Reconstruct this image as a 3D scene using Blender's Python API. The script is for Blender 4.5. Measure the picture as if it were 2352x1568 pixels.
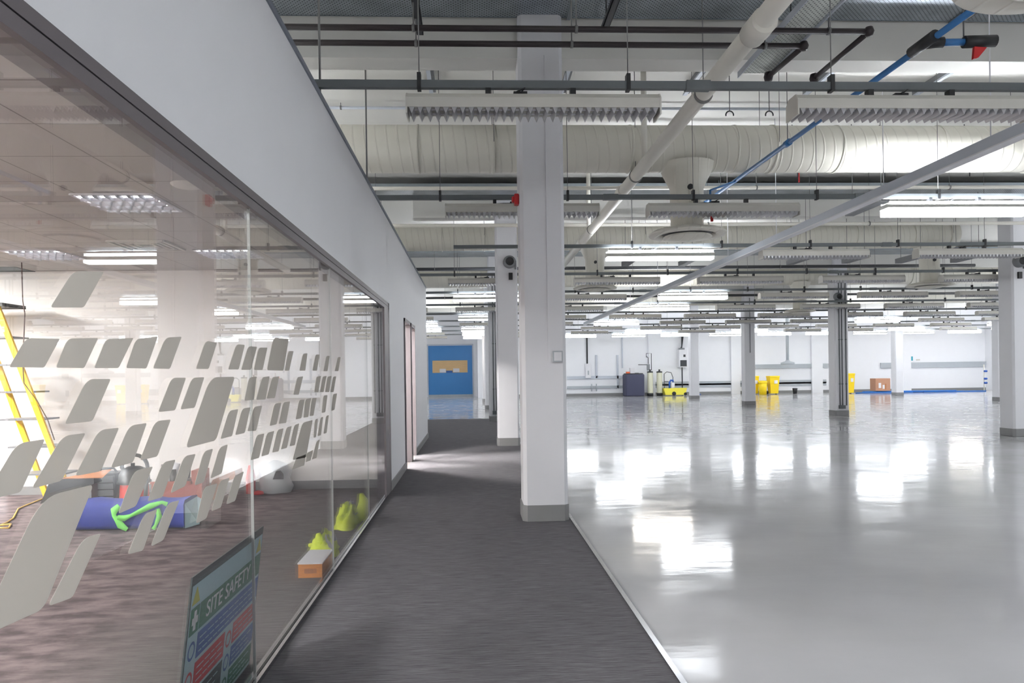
import bpy, math, random
import numpy as np
from mathutils import Matrix, Vector
random.seed(7)
SC = bpy.context.scene
for _o in list(bpy.data.objects): bpy.data.objects.remove(_o)
COL = SC.collection

# ------------------------------------------------------------------ camera, world, exposure
F, CX, CY, YAW, PIT, ROL = 1669.42, 1162.97, 857.54, .0461, -.0011, .0138
fw = np.array([math.sin(YAW)*math.cos(PIT), math.cos(YAW)*math.cos(PIT), math.sin(PIT)])
r0 = np.array([math.cos(YAW), -math.sin(YAW), 0.]); u0 = np.cross(r0, fw)
RT = math.cos(ROL)*r0 - math.sin(ROL)*u0; UP = np.cross(RT, fw)
EYE = np.array([0., 0., 1.5])
cam_d = bpy.data.cameras.new('camera'); cam = bpy.data.objects.new('camera', cam_d); COL.objects.link(cam)
cam_d.sensor_fit = 'HORIZONTAL'; cam_d.sensor_width = 36.; cam_d.lens = 36.*F/2352.
cam_d.shift_x = (1176-CX)/2352.; cam_d.shift_y = (CY-784)/2352.
cam_d.clip_start = .05; cam_d.clip_end = 200
cam.matrix_world = Matrix(((RT[0], UP[0], -fw[0], 0), (RT[1], UP[1], -fw[1], 0), (RT[2], UP[2], -fw[2], 1.5), (0, 0, 0, 1)))
SC.camera = cam
w = bpy.data.worlds.new('world'); SC.world = w; w.use_nodes = True
w.node_tree.nodes['Background'].inputs[0].default_value = (.75, .82, 1, 1)
w.node_tree.nodes['Background'].inputs[1].default_value = .6
SC.view_settings.view_transform = 'Standard'; SC.view_settings.look = 'None'
SC.view_settings.exposure = 0.15; SC.view_settings.gamma = 1.0; SC.view_settings.use_curve_mapping = False
SC.cycles.max_bounces = 8; SC.cycles.diffuse_bounces = 4; SC.cycles.adaptive_threshold = .03; SC.cycles.glossy_bounces = 3
SC.cycles.transparent_max_bounces = 12; SC.cycles.caustics_reflective = False
SC.cycles.sample_clamp_indirect = 10.0
LIT_COOL, LIT_WARM, LIT_STR, TILE_STR = (.92, .955, 1.), (1., .92, .82), 22.0, 30.0

def at(u, v, x=None, y=None, z=None):
    """point of the photograph -> point in the place, on the plane x=, y= or z="""
    d = fw + RT*(u-CX)/F - UP*(v-CY)/F
    t = (x-EYE[0])/d[0] if x is not None else (y-EYE[1])/d[1] if y is not None else (z-EYE[2])/d[2]
    p = EYE + d*t
    return Vector((float(p[0]), float(p[1]), float(p[2])))

# ------------------------------------------------------------------ materials
MAT = {}
def srgb(c):
    return tuple((x/12.92 if x <= .04045 else ((x+.055)/1.055)**2.4) for x in [v/255. for v in c])
def mat(name, c, rough=.6, metal=0., noise=0., nscale=8., bump=0., bscale=60., stretch=(1, 1, 1), coat=0., spec=None, alpha=1.):
    m = bpy.data.materials.new(name); m.use_nodes = True; MAT[name] = m
    nt = m.node_tree; b = nt.nodes['Principled BSDF']; col = srgb(c)
    b.inputs['Base Color'].default_value = (*col, 1); b.inputs['Roughness'].default_value = rough
    b.inputs['Metallic'].default_value = metal; b.inputs['Coat Weight'].default_value = coat
    if spec is not None: b.inputs['Specular IOR Level'].default_value = spec
    tc = nt.nodes.new('ShaderNodeTexCoord'); mp = nt.nodes.new('ShaderNodeMapping'); mp.inputs['Scale'].default_value = stretch
    nt.links.new(tc.outputs['Object'], mp.inputs[0])
    if noise:
        n = nt.nodes.new('ShaderNodeTexNoise'); n.inputs['Scale'].default_value = nscale; n.inputs['Detail'].default_value = 5
        nt.links.new(mp.outputs[0], n.inputs['Vector'])
        r = nt.nodes.new('ShaderNodeMapRange'); r.inputs[3].default_value = 1-noise; r.inputs[4].default_value = 1+noise
        nt.links.new(n.outputs['Fac'], r.inputs[0])
        mx = nt.nodes.new('ShaderNodeVectorMath'); mx.operation = 'SCALE'; mx.inputs[0].default_value = col
        nt.links.new(r.outputs[0], mx.inputs['Scale']); nt.links.new(mx.outputs[0], b.inputs['Base Color'])
    if bump:
        n = nt.nodes.new('ShaderNodeTexNoise'); n.inputs['Scale'].default_value = bscale; n.inputs['Detail'].default_value = 3
        nt.links.new(mp.outputs[0], n.inputs['Vector'])
        bp = nt.nodes.new('ShaderNodeBump'); bp.inputs['Strength'].default_value = bump; bp.inputs['Distance'].default_value = .01
        nt.links.new(n.outputs['Fac'], bp.inputs['Height']); nt.links.new(bp.outputs[0], b.inputs['Normal'])
    return m
def emis(name, c, s):
    m = bpy.data.materials.new(name); m.use_nodes = True; MAT[name] = m; nt = m.node_tree
    b = nt.nodes['Principled BSDF']; b.inputs['Base Color'].default_value = (.8, .8, .8, 1)
    b.inputs['Emission Color'].default_value = (*c, 1); b.inputs['Emission Strength'].default_value = s
    return m
W_WALL = mat('painted_wall', (243, 244, 248), .55, noise=.015, nscale=3, bump=.03, bscale=120)
mat('warm_wall', (238, 235, 231), .7, noise=.01)
mat('column_paint', (226, 226, 230), .5, noise=.02, nscale=2, bump=.03, bscale=90)
mat('ceiling_paint', (224, 223, 218), .7, noise=.03, nscale=1.5)
mat('joint_seal', (170, 172, 170), .3); mat('wall_grey', (176, 182, 188), .5, noise=.04); mat('skirting', (133, 133, 134), .55, noise=.04)
mat('frame_grey', (112, 106, 110), .45, metal=.2, noise=.03)
mat('seam_black', (22, 22, 24), .6)
mat('cap_trim', (120, 126, 138), .45, noise=.03)
mat('chrome', (205, 205, 208), .18, metal=1.)
mat('duct_white', (226, 223, 212), .5, noise=.03, nscale=4)
mat('fitting_white', (205, 203, 196), .5, noise=.03)
mat('trunk_grey', (98, 103, 106), .5, metal=.3, noise=.06, nscale=20)
mat('trunk_white', (196, 202, 212), .45, noise=.02)
mat('black_plastic', (28, 29, 32), .5, noise=.1)
mat('rod', (120, 120, 120), .4, metal=.6)
mat('pipe_dark', (38, 30, 32), .5, noise=.25, nscale=3)
mat('pipe_black', (48, 50, 54), .5, noise=.1)
mat('pipe_white', (222, 219, 210), .4, noise=.03)
mat('pipe_blue', (52, 110, 168), .4, noise=.08)
mat('red', (190, 30, 34), .5, noise=.05)
mat('galv_plain', (150, 158, 164), .35, metal=.8, noise=.1)
mat('box_grey', (120, 122, 126), .5, noise=.05)
mat('yellow', (250, 215, 20), .45, noise=.03)
mat('yellow_pale', (245, 232, 80), .5, noise=.03)
mat('ladder_yellow', (246, 196, 40), .45, noise=.05)
mat('cardboard', (184, 138, 112), .8, noise=.05)
mat('carton_orange', (216, 138, 60), .7, noise=.04)
mat('paper_white', (232, 232, 236), .7)
mat('hivis', (222, 240, 60), .7, noise=.08, nscale=12)
mat('reflective_tape', (150, 150, 155), .4, noise=.05)
mat('blue_fabric', (38, 54, 140), .7, noise=.15, nscale=10, bump=.3, bscale=25)
mat('green_strap', (120, 215, 95), .6, noise=.12, nscale=14)
mat('tank_dark', (66, 68, 90), .8, noise=.3, nscale=60)
mat('beige', (205, 204, 182), .4, noise=.03)
mat('blue_plastic', (36, 84, 170), .4, noise=.05)
mat('blue_pipe_loose', (48, 120, 205), .45, noise=.15)
mat('door_blue', (48, 124, 190), .4, noise=.04, nscale=2)
mat('wood', (170, 112, 72), .7, noise=.25, nscale=6, stretch=(1, 6, 6))
mat('red_crate', (150, 72, 58), .6, noise=.15)
mat('vac_red', (222, 60, 52), .4, noise=.04)
mat('silver_film', (196, 200, 202), .35, metal=.3, noise=.12, nscale=5)
mat('cable_yellow', (214, 176, 84), .5)
mat('cable_brown', (96, 74, 70), .6)
mat('sign_white', (176, 205, 214), .5)
mat('sign_green', (24, 112, 82), .5)
mat('sign_blue', (44, 92, 160), .5)
mat('sign_red', (196, 56, 60), .5)
mat('sign_yellow', (196, 190, 62), .5)
mat('sign_dark', (50, 62, 62), .5)
mat('orange', (240, 110, 60), .5)
mat('teal', (60, 160, 180), .5)
mat('amber', (214, 180, 130), .5, noise=.15, nscale=3, stretch=(1, 1, 6))
mat('porthole_dark', (58, 60, 64), .5)
mat('louvre_metal', (178, 178, 182), .3, metal=.5)
emis('lamp_cool', LIT_COOL, LIT_STR); emis('lamp_warm', LIT_WARM, LIT_STR); emis('lamp_up', LIT_COOL, 78.0); emis('lamp_dim', LIT_COOL, 8.0); emis('lamp_tile', (.93, .93, 1.), TILE_STR); emis('lamp_added_panel', (1., .985, .97), 190.0); emis('lamp_door', (1., .96, .92), 420.0)

def glass():
    m = bpy.data.materials.new('clear_glass'); m.use_nodes = True; MAT['clear_glass'] = m; nt = m.node_tree; nt.nodes.clear()
    o = nt.nodes.new('ShaderNodeOutputMaterial'); mx = nt.nodes.new('ShaderNodeMixShader')
    t = nt.nodes.new('ShaderNodeBsdfTransparent'); t.inputs[0].default_value = (.965, .97, .968, 1)
    g = nt.nodes.new('ShaderNodeBsdfGlossy'); g.inputs['Roughness'].default_value = .0; g.inputs[0].default_value = (1, 1, 1, 1)
    lw = nt.nodes.new('ShaderNodeLayerWeight'); lw.inputs[0].default_value = .5
    p = nt.nodes.new('ShaderNodeMath'); p.operation = 'POWER'; p.inputs[1].default_value = 4.2
    a = nt.nodes.new('ShaderNodeMath'); a.operation = 'MULTIPLY_ADD'; a.inputs[1].default_value = .93; a.inputs[2].default_value = .07
    nt.links.new(lw.outputs['Facing'], p.inputs[0]); nt.links.new(p.outputs[0], a.inputs[0]); nt.links.new(a.outputs[0], mx.inputs[0])
    nt.links.new(t.outputs[0], mx.inputs[1]); nt.links.new(g.outputs[0], mx.inputs[2]); nt.links.new(mx.outputs[0], o.inputs[0])
glass()
def film():
    m = bpy.data.materials.new('frosted_film'); m.use_nodes = True; MAT['frosted_film'] = m; nt = m.node_tree; nt.nodes.clear()
    o = nt.nodes.new('ShaderNodeOutputMaterial'); mx = nt.nodes.new('ShaderNodeMixShader'); m2 = nt.nodes.new('ShaderNodeMixShader')
    d = nt.nodes.new('ShaderNodeBsdfDiffuse'); d.inputs[0].default_value = (*srgb((192, 190, 184)), 1)
    tl = nt.nodes.new('ShaderNodeBsdfTranslucent'); tl.inputs[0].default_value = (*srgb((186, 184, 180)), 1)
    t = nt.nodes.new('ShaderNodeBsdfTransparent'); t.inputs[0].default_value = (.9, .9, .9, 1)
    mx.inputs[0].default_value = .45; m2.inputs[0].default_value = .88
    nt.links.new(d.outputs[0], mx.inputs[1]); nt.links.new(tl.outputs[0], mx.inputs[2])
    nt.links.new(t.outputs[0], m2.inputs[1]); nt.links.new(mx.outputs[0], m2.inputs[2]); nt.links.new(m2.outputs[0], o.inputs[0])
film()
def N(nt, t, **k):
    n = nt.nodes.new(t)
    for a, b in k.items(): setattr(n, a, b)
    return n
def gloss_floor():
    m = mat('floor_paint', (186, 185, 183), .14); nt = m.node_tree; b = nt.nodes['Principled BSDF']
    tc = N(nt, 'ShaderNodeTexCoord')
    n1 = N(nt, 'ShaderNodeTexNoise'); n1.inputs['Scale'].default_value = .45; n1.inputs['Detail'].default_value = 6
    n2 = N(nt, 'ShaderNodeTexNoise'); n2.inputs['Scale'].default_value = 2.2; n2.inputs['Detail'].default_value = 6
    nt.links.new(tc.outputs['Object'], n1.inputs[0]); nt.links.new(tc.outputs['Object'], n2.inputs[0])
    cr = N(nt, 'ShaderNodeValToRGB'); e = cr.color_ramp.elements
    e[0].position = .3; e[0].color = (*srgb((176, 176, 178)), 1); e[1].position = .7; e[1].color = (*srgb((200, 200, 204)), 1)
    nt.links.new(n1.outputs['Fac'], cr.inputs[0]); nt.links.new(cr.outputs[0], b.inputs['Base Color'])
    mr = N(nt, 'ShaderNodeMapRange'); mr.inputs[1].default_value = .35; mr.inputs[2].default_value = .65; mr.inputs[3].default_value = .07; mr.inputs[4].default_value = .15
    nt.links.new(n2.outputs['Fac'], mr.inputs[0]); nt.links.new(mr.outputs[0], b.inputs['Roughness'])
    bp = N(nt, 'ShaderNodeBump'); bp.inputs['Strength'].default_value = .2; bp.inputs['Distance'].default_value = .008
    n3 = N(nt, 'ShaderNodeTexNoise'); n3.inputs['Scale'].default_value = 1.6; n3.inputs['Detail'].default_value = 3.5
    m3 = N(nt, 'ShaderNodeMapping'); m3.inputs['Scale'].default_value = (.8, 3.2, 1); nt.links.new(tc.outputs['Object'], m3.inputs[0]); nt.links.new(m3.outputs[0], n3.inputs[0]); nt.links.new(n3.outputs['Fac'], bp.inputs['Height']); nt.links.new(bp.outputs[0], b.inputs['Normal'])
    b.inputs['IOR'].default_value = 1.45
gloss_floor()
def carpet(name, c1, c2, patch=None):
    m = mat(name, c1, .95, spec=.1); nt = m.node_tree; b = nt.nodes['Principled BSDF']
    tc = N(nt, 'ShaderNodeTexCoord'); mp = N(nt, 'ShaderNodeMapping'); mp.inputs['Scale'].default_value = (4, 120, 1)
    nt.links.new(tc.outputs['Object'], mp.inputs[0])
    n = N(nt, 'ShaderNodeTexNoise'); n.inputs['Scale'].default_value = 1.5; n.inputs['Detail'].default_value = 6; n.inputs['Roughness'].default_value = .75
    nt.links.new(mp.outputs[0], n.inputs[0])
    cr = N(nt, 'ShaderNodeValToRGB'); e = cr.color_ramp.elements
    e[0].position = .34; e[0].color = (*srgb(c1), 1); e[1].position = .66; e[1].color = (*srgb(c2), 1)
    nt.links.new(n.outputs['Fac'], cr.inputs[0]); out = cr.outputs[0]
    if patch:
        mp2 = N(nt, 'ShaderNodeMapping'); mp2.inputs['Scale'].default_value = (3.2, 7, 1); nt.links.new(tc.outputs['Object'], mp2.inputs[0])
        n2 = N(nt, 'ShaderNodeTexNoise'); n2.inputs['Scale'].default_value = 1.3; n2.inputs['Detail'].default_value = 4; n2.inputs['Roughness'].default_value = .6
        nt.links.new(mp2.outputs[0], n2.inputs[0])
        c = N(nt, 'ShaderNodeValToRGB'); e = c.color_ramp.elements
        e[0].position = .38; e[0].color = (*srgb(patch[0]), 1); e[1].position = .62; e[1].color = (*srgb(patch[1]), 1)
        nt.links.new(n2.outputs['Fac'], c.inputs[0])
        mm = N(nt, 'ShaderNodeMix', data_type='RGBA', blend_type='MIX'); 
        sx = N(nt, 'ShaderNodeSeparateXYZ'); nt.links.new(tc.outputs['Object'], sx.inputs[0])
        n3 = N(nt, 'ShaderNodeTexNoise'); n3.inputs['Scale'].default_value = 1.2; nt.links.new(tc.outputs['Object'], n3.inputs[0])
        ad = N(nt, 'ShaderNodeMath', operation='ADD'); nt.links.new(sx.outputs[0], ad.inputs[0]); nt.links.new(n3.outputs['Fac'], ad.inputs[1])
        r = N(nt, 'ShaderNodeMapRange'); r.inputs[1].default_value = 3.75; r.inputs[2].default_value = 2.9; r.inputs[3].default_value = 0; r.inputs[4].default_value = .85
        r.clamp = True; nt.links.new(ad.outputs[0], r.inputs[0])
        nt.links.new(r.outputs[0], mm.inputs['Factor']); nt.links.new(out, mm.inputs['A']); nt.links.new(c.outputs[0], mm.inputs['B']); out = mm.outputs['Result']
    nt.links.new(out, b.inputs['Base Color'])
    bp = N(nt, 'ShaderNodeBump'); bp.inputs['Strength'].default_value = .35; bp.inputs['Distance'].default_value = .004
    nt.links.new(n.outputs['Fac'], bp.inputs['Height']); nt.links.new(bp.outputs[0], b.inputs['Normal'])
carpet('corridor_carpet', (70, 69, 73), (122, 120, 124))
carpet('room_carpet', (72, 69, 68), (114, 109, 107), ((78, 68, 69), (130, 115, 116)))
def perforated(name, base, rough, metal, pitch, rad, dark):
    m = mat(name, base, rough, metal); nt = m.node_tree; b = nt.nodes['Principled BSDF']
    tc = N(nt, 'ShaderNodeTexCoord'); sc = N(nt, 'ShaderNodeVectorMath', operation='SCALE'); sc.inputs['Scale'].default_value = 1/pitch
    mp = N(nt, 'ShaderNodeMapping'); mp.inputs['Rotation'].default_value = (0, 0, .785)
    nt.links.new(tc.outputs['Object'], mp.inputs[0]); nt.links.new(mp.outputs[0], sc.inputs[0])
    fr = N(nt, 'ShaderNodeVectorMath', operation='FRACTION'); nt.links.new(sc.outputs[0], fr.inputs[0])
    sp = N(nt, 'ShaderNodeSeparateXYZ'); nt.links.new(fr.outputs[0], sp.inputs[0]); cb = N(nt, 'ShaderNodeCombineXYZ')
    nt.links.new(sp.outputs[0], cb.inputs[0]); nt.links.new(sp.outputs[1], cb.inputs[1])
    d = N(nt, 'ShaderNodeVectorMath', operation='DISTANCE'); d.inputs[1].default_value = (.5, .5, 0); nt.links.new(cb.outputs[0], d.inputs[0])
    lt = N(nt, 'ShaderNodeMath', operation='LESS_THAN'); lt.inputs[1].default_value = rad; nt.links.new(d.outputs['Value'], lt.inputs[0])
    n = N(nt, 'ShaderNodeTexNoise'); n.inputs['Scale'].default_value = 3; n.inputs['Detail'].default_value = 4; nt.links.new(tc.outputs['Object'], n.inputs[0])
    cr = N(nt, 'ShaderNodeValToRGB'); e = cr.color_ramp.elements
    e[0].position = .3; e[0].color = (*[x*.75 for x in srgb(base)], 1); e[1].position = .7; e[1].color = (*[min(1, x*1.2) for x in srgb(base)], 1)
    nt.links.new(n.outputs['Fac'], cr.inputs[0])
    mm = N(nt, 'ShaderNodeMix', data_type='RGBA'); nt.links.new(lt.outputs[0], mm.inputs['Factor']); nt.links.new(cr.outputs[0], mm.inputs['A'])
    mm.inputs['B'].default_value = (*srgb(dark), 1); nt.links.new(mm.outputs['Result'], b.inputs['Base Color'])
    bp = N(nt, 'ShaderNodeBump'); bp.inputs['Strength'].default_value = .5; bp.inputs['Distance'].default_value = .012
    nt.links.new(n.outputs['Fac'], bp.inputs['Height']); nt.links.new(bp.outputs[0], b.inputs['Normal'])
perforated('galv_perforated', (168, 176, 184), .3, .85, .033, .2, (30, 32, 38))
perforated('white_perforated', (208, 212, 206), .5, .1, .033, .22, (110, 116, 112))
def tiled_ceiling():
    m = mat('ceiling_tile', (180, 176, 172), .8); nt = m.node_tree; b = nt.nodes['Principled BSDF']
    tc = N(nt, 'ShaderNodeTexCoord'); br = N(nt, 'ShaderNodeTexBrick'); br.offset = 0; br.squash = 1
    br.inputs['Scale'].default_value = 1; br.inputs['Brick Width'].default_value = .6; br.inputs['Row Height'].default_value = .6
    br.inputs['Mortar Size'].default_value = .006; br.inputs['Mortar Smooth'].default_value = .2; br.inputs['Bias'].default_value = 0
    br.inputs['Color1'].default_value = br.inputs['Color2'].default_value = (*srgb((180, 176, 172)), 1); br.inputs['Mortar'].default_value = (*srgb((120, 115, 110)), 1)
    nt.links.new(tc.outputs['Object'], br.inputs[0]); nt.links.new(br.outputs[0], b.inputs['Base Color'])
tiled_ceiling()
def spiral_duct():
    m = MAT['duct_white']; nt = m.node_tree; b = nt.nodes['Principled BSDF']
    tc = N(nt, 'ShaderNodeTexCoord'); wv = N(nt, 'ShaderNodeTexWave'); wv.wave_type = 'BANDS'; wv.bands_direction = 'X'
    mp = N(nt, 'ShaderNodeMapping'); mp.inputs['Rotation'].default_value = (0, .12, .0); nt.links.new(tc.outputs['Object'], mp.inputs[0])
    wv.inputs['Scale'].default_value = 2.3; nt.links.new(mp.outputs[0], wv.inputs[0])
    pw = N(nt, 'ShaderNodeMath', operation='POWER'); pw.inputs[1].default_value = 24; nt.links.new(wv.outputs['Fac'], pw.inputs[0])
    bp = N(nt, 'ShaderNodeBump'); bp.inputs['Strength'].default_value = .6; bp.inputs['Distance'].default_value = .01
    nt.links.new(pw.outputs[0], bp.inputs['Height']); nt.links.new(bp.outputs[0], b.inputs['Normal'])
spiral_duct()

# ------------------------------------------------------------------ mesh builder
class MB:
    def __init__(s): s.v = []; s.f = []; s.sm = []
    def add(s, vs, fs, smooth=False):
        o = len(s.v); s.v += [Vector(p) for p in vs]; s.f += [tuple(i+o for i in f) for f in fs]; s.sm += [smooth]*len(fs); return s
    def box(s, a, b):
        x0, y0, z0 = [min(a[i], b[i]) for i in range(3)]; x1, y1, z1 = [max(a[i], b[i]) for i in range(3)]
        return s.add([(x0, y0, z0), (x1, y0, z0), (x1, y1, z0), (x0, y1, z0), (x0, y0, z1), (x1, y0, z1), (x1, y1, z1), (x0, y1, z1)],
                     [(0, 3, 2, 1), (4, 5, 6, 7), (0, 1, 5, 4), (1, 2, 6, 5), (2, 3, 7, 6), (3, 0, 4, 7)])
    def cbox(s, c, d): return s.box([c[i]-d[i]/2 for i in range(3)], [c[i]+d[i]/2 for i in range(3)])
    def prism(s, pts, axis, a, b):
        """polygon pts in the two other axes extruded along axis from a to b"""
        def P(p, h):
            q = list(p); q.insert(axis, h); return q
        n = len(pts); vs = [P(p, a) for p in pts]+[P(p, b) for p in pts]
        return s.add(vs, [tuple(range(n))[::-1], tuple(range(n, 2*n))]+[(i, (i+1) % n, n+(i+1) % n, n+i) for i in range(n)])
    def tube(s, pts, r, n=10, caps=True, radii=None):
        pts = [Vector(p) for p in pts]; m = len(pts); vs = []; up = None
        for i, p in enumerate(pts):
            t = (pts[min(i+1, m-1)]-pts[max(i-1, 0)]).normalized()
            if up is None: up = Vector((0, 0, 1)) if abs(t.z) < .9 else Vector((1, 0, 0))
            a = (up-t*up.dot(t)).normalized(); up = a; b = t.cross(a); rr = radii[i] if radii else r
            vs += [p+(a*math.cos(2*math.pi*k/n)+b*math.sin(2*math.pi*k/n))*rr for k in range(n)]
        fs = [(i*n+k, i*n+(k+1) % n, (i+1)*n+(k+1) % n, (i+1)*n+k) for i in range(m-1) for k in range(n)]
        s.add(vs, fs, True)
        if caps:
            o = len(s.v)-len(vs); s.f += [tuple(o+k for k in range(n))[::-1], tuple(o+(m-1)*n+k for k in range(n))]; s.sm += [False, False]
        return s
    def lathe(s, prof, c, n=28):
        """profile [(r, z)] turned about the vertical through c"""
        vs = [(c[0]+r*math.cos(2*math.pi*k/n), c[1]+r*math.sin(2*math.pi*k/n), c[2]+z) for r, z in prof for k in range(n)]
        return s.add(vs, [(i*n+k, i*n+(k+1) % n, (i+1)*n+(k+1) % n, (i+1)*n+k) for i in range(len(prof)-1) for k in range(n)], True)
    def build(s, name, m, parent=None, origin=None, bevel=0, sub=0):
        if parent is not None: off = Vector(parent['_w'])
        elif origin is not None: off = Vector(origin)
        else:
            xs, ys, zs = zip(*s.v); off = Vector(((min(xs)+max(xs))/2, (min(ys)+max(ys))/2, min(zs)))
        me = bpy.data.meshes.new(name); me.from_pydata([v-off for v in s.v], [], s.f); me.update()
        me.polygons.foreach_set('use_smooth', s.sm); me.materials.append(MAT[m])
        o = bpy.data.objects.new(name, me); COL.objects.link(o); o['_w'] = tuple(off)
        if parent is not None: o.parent = parent
        else: o.location = off
        if bevel:
            bm = o.modifiers.new('bevel', 'BEVEL'); bm.width = bevel; bm.segments = 2; bm.limit_method = 'ANGLE'
        if sub:
            sm = o.modifiers.new('sub', 'SUBSURF'); sm.levels = sub; sm.render_levels = sub
        return o
def B(a, b): return MB().box(a, b)
def tag(o, label, cat, group=None):
    o['label'] = label; o['category'] = cat
    if group: o['group'] = group
    return o
def thing(name, loc, label, cat, group=None):
    o = bpy.data.objects.new(name, None); COL.objects.link(o); o.location = loc; o['_w'] = tuple(loc); o.empty_display_size = .1
    return tag(o, label, cat, group)
def struct(name, mb, m, parent=None, **k):
    o = mb.build(name, m, parent, **k)
    if parent is None: o['kind'] = 'structure'
    return o
def part(name, mb, m, parent, label=None, **k):
    o = mb.build(name, m, parent, **k)
    if label: o['label'] = label
    return o
def dup(root, loc, label, group=None):
    r = root.copy(); COL.objects.link(r); r.location = loc; r['_w'] = tuple(loc); r['label'] = label
    if group: r['group'] = group
    for ch in list(root.children):
        c = ch.copy(); COL.objects.link(c); c.parent = r
        for g in ch.children:
            d = g.copy(); COL.objects.link(d); d.parent = c
    return r
ORD = ['first', 'second', 'third', 'fourth', 'fifth', 'sixth', 'seventh', 'eighth', 'ninth', 'tenth', 'eleventh', 'twelfth', 'thirteenth', 'fourteenth']

# ------------------------------------------------------------------ the hall shell
XP = -1.077; ZH = 2.365; ZT = 3.507; YG = 9.35; YE = 17.2; XC = .989
CZ = 5.32; WALL_Y = 44.0; XR = 32.0
struct('floor', B((XC, -8, -.1), (XR, WALL_Y, 0)), 'floor_paint')
struct('floor_corridor', B((XP, -8, -.1), (XC-.02, 23.9, .004)), 'corridor_carpet')
struct('floor_corridor_end', B((-7, 23.9, -.1), (XC, 46.5, 0)), 'floor_paint')
struct('floor_corridor_side', B((-7, YE, -.1), (XP, 23.9, .004)), 'corridor_carpet')
struct('floor_room', B((-8.5, -3.5, -.1), (XP, YE, .002)), 'room_carpet')
struct('ceiling', B((-8.6, -8.2, CZ), (XR+.1, 46.7, CZ+.1)), 'ceiling_paint')
struct('wall_back', B((.3, WALL_Y, 0), (XR, WALL_Y+.2, CZ)), 'painted_wall')
struct('wall_right', B((XR, -8.1, 0), (XR+.2, WALL_Y+.2, CZ)), 'painted_wall')
struct('wall_front', B((-8.6, -8.2, 0), (XR, -8.0, CZ)), 'painted_wall')
struct('wall_left', B((-8.7, -8.2, 0), (-8.5, 46.7, CZ)), 'warm_wall')
DXL, DXR, DZT = -2.86, -.0, 3.28
m = B((-8.5, 46.5, 0), (DXL, 46.7, CZ)).box((DXR, 46.5, 0), (.5, 46.7, CZ)).box((DXL, 46.5, DZT), (DXR, 46.7, CZ))
struct('wall_corridor_end', m, 'painted_wall')
struct('wall_corridor_side', B((.3, WALL_Y+.2, 0), (.5, 46.5, CZ)), 'painted_wall')
struct('baseboard_back', B((.95, WALL_Y-.02, 0), (XR, WALL_Y, .17)), 'skirting')
struct('trim_1', B((XC-.02, -8, -.01), (XC+.012, 23.9, .012)), 'chrome')
# down-stand beams, one over each cross row of columns
Y0, S = 7.28, 7.576
for k in range(-2, 5):
    y = 7.40+k*S
    struct('trim_%d' % (k+10), B((-8.5 if y > YE else XP-.1 if k > 0 else -8.5, y, 4.70), (XR, y+.30, CZ)), 'ceiling_paint')
# pilasters on the far wall
for i, (u0_, u1_) in enumerate(((1490, 1505), (1680, 1700), (1865, 1890), (2075, 2093))):
    a, b = at(u0_, 850, y=WALL_Y-.15), at(u1_, 850, y=WALL_Y-.15)
    struct('trim_%d' % (20+i), B((a.x, WALL_Y-.15, 0), (b.x, WALL_Y, CZ)), 'painted_wall')

# ------------------------------------------------------------------ partition, glazing, doorways
WT = .12
DOORS = ((11.5, 12.5), (12.68, 13.5))
pm = B((XP-WT, -3.5, ZH), (XP, YG+.02, ZT)).box((XP-WT, YG, 0), (XP, DOORS[0][0], ZT)).box((XP-WT, DOORS[0][1], 0), (XP, DOORS[1][0], ZT))
pm.box((XP-WT, DOORS[1][1], 0), (XP, YE, ZT)).box((XP-WT, DOORS[0][0], ZH), (XP, DOORS[0][1], ZT)).box((XP-WT, DOORS[1][0], ZH), (XP, DOORS[1][1], ZT))
pm.box((-8.5, YE-WT, 0), (XP-WT, YE, ZT)).box((XP-WT, -3.6, 0), (XP, -3.5, ZT))
struct('wall_partition', pm, 'painted_wall')
struct('trim_2', B((XP-WT-.01, -3.5, ZT), (XP+.012, YE+.01, ZT+.035)), 'cap_trim')
bb = B((XP, YG+.05, 0), (XP+.018, DOORS[0][0], .11)).box((XP, DOORS[0][1]+.02, 0), (XP+.018, DOORS[1][0], .11)).box((XP, DOORS[1][1], 0), (XP+.018, YE, .11))
struct('baseboard_left', bb, 'skirting')
for i, (a, b) in enumerate(DOORS):
    fr = B((XP-WT-.02, a, 0), (XP+.022, a+.055, ZH+.02)).box((XP-WT-.02, b-.055, 0), (XP+.022, b, ZH+.02)).box((XP-WT-.02, a, ZH-.035), (XP+.022, b, ZH+.02))
    struct('door_%d' % (i+1), fr, 'frame_grey')
# window_1: the glazed screen
win = thing('window_1', (XP, 3, 0), 'x', 'x'); win['kind'] = 'structure'; del win['label']; del win['category']
part('head_frame', B((XP-.10, -3.5, 2.318), (XP+.012, YG+.05, 2.362)).box((XP-.10, -3.5, 2.368), (XP+.012, YG+.05, 2.41)), 'frame_grey', win)
part('head_seam', B((XP-.09, -3.5, 2.36), (XP+.006, YG+.05, 2.37)), 'seam_black', win)
part('end_post', B((XP-.10, YG-.44, 0), (XP+.012, YG-.06, 2.318)).box((XP-.10, YG-.04, 0), (XP+.012, YG+.09, 2.41)), 'frame_grey', win)
part('end_post_seam', B((XP-.09, YG-.07, 0), (XP+.004, YG-.03, 2.318)), 'seam_black', win)
part('floor_channel', B((XP-.035, -3.5, 0), (XP-.012, YG-.4, .035)).box((XP+.002, -3.5, 0), (XP+.022, YG-.4, .03)), 'chrome', win)
part('channel_shadow_gap', B((XP-.012, -3.5, 0), (XP+.002, YG-.4, .02)), 'seam_black', win)
JY = [-3.5, -.4, 1.6, 3.6, 5.6, 7.5, YG-.42]
panes = []
for a, b in zip(JY, JY[1:]):
    p = part('glass_pane', B((XP-.012, a+.004, .02), (XP, b-.004, 2.32)), 'clear_glass', win); panes.append((a, b, p))
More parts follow.
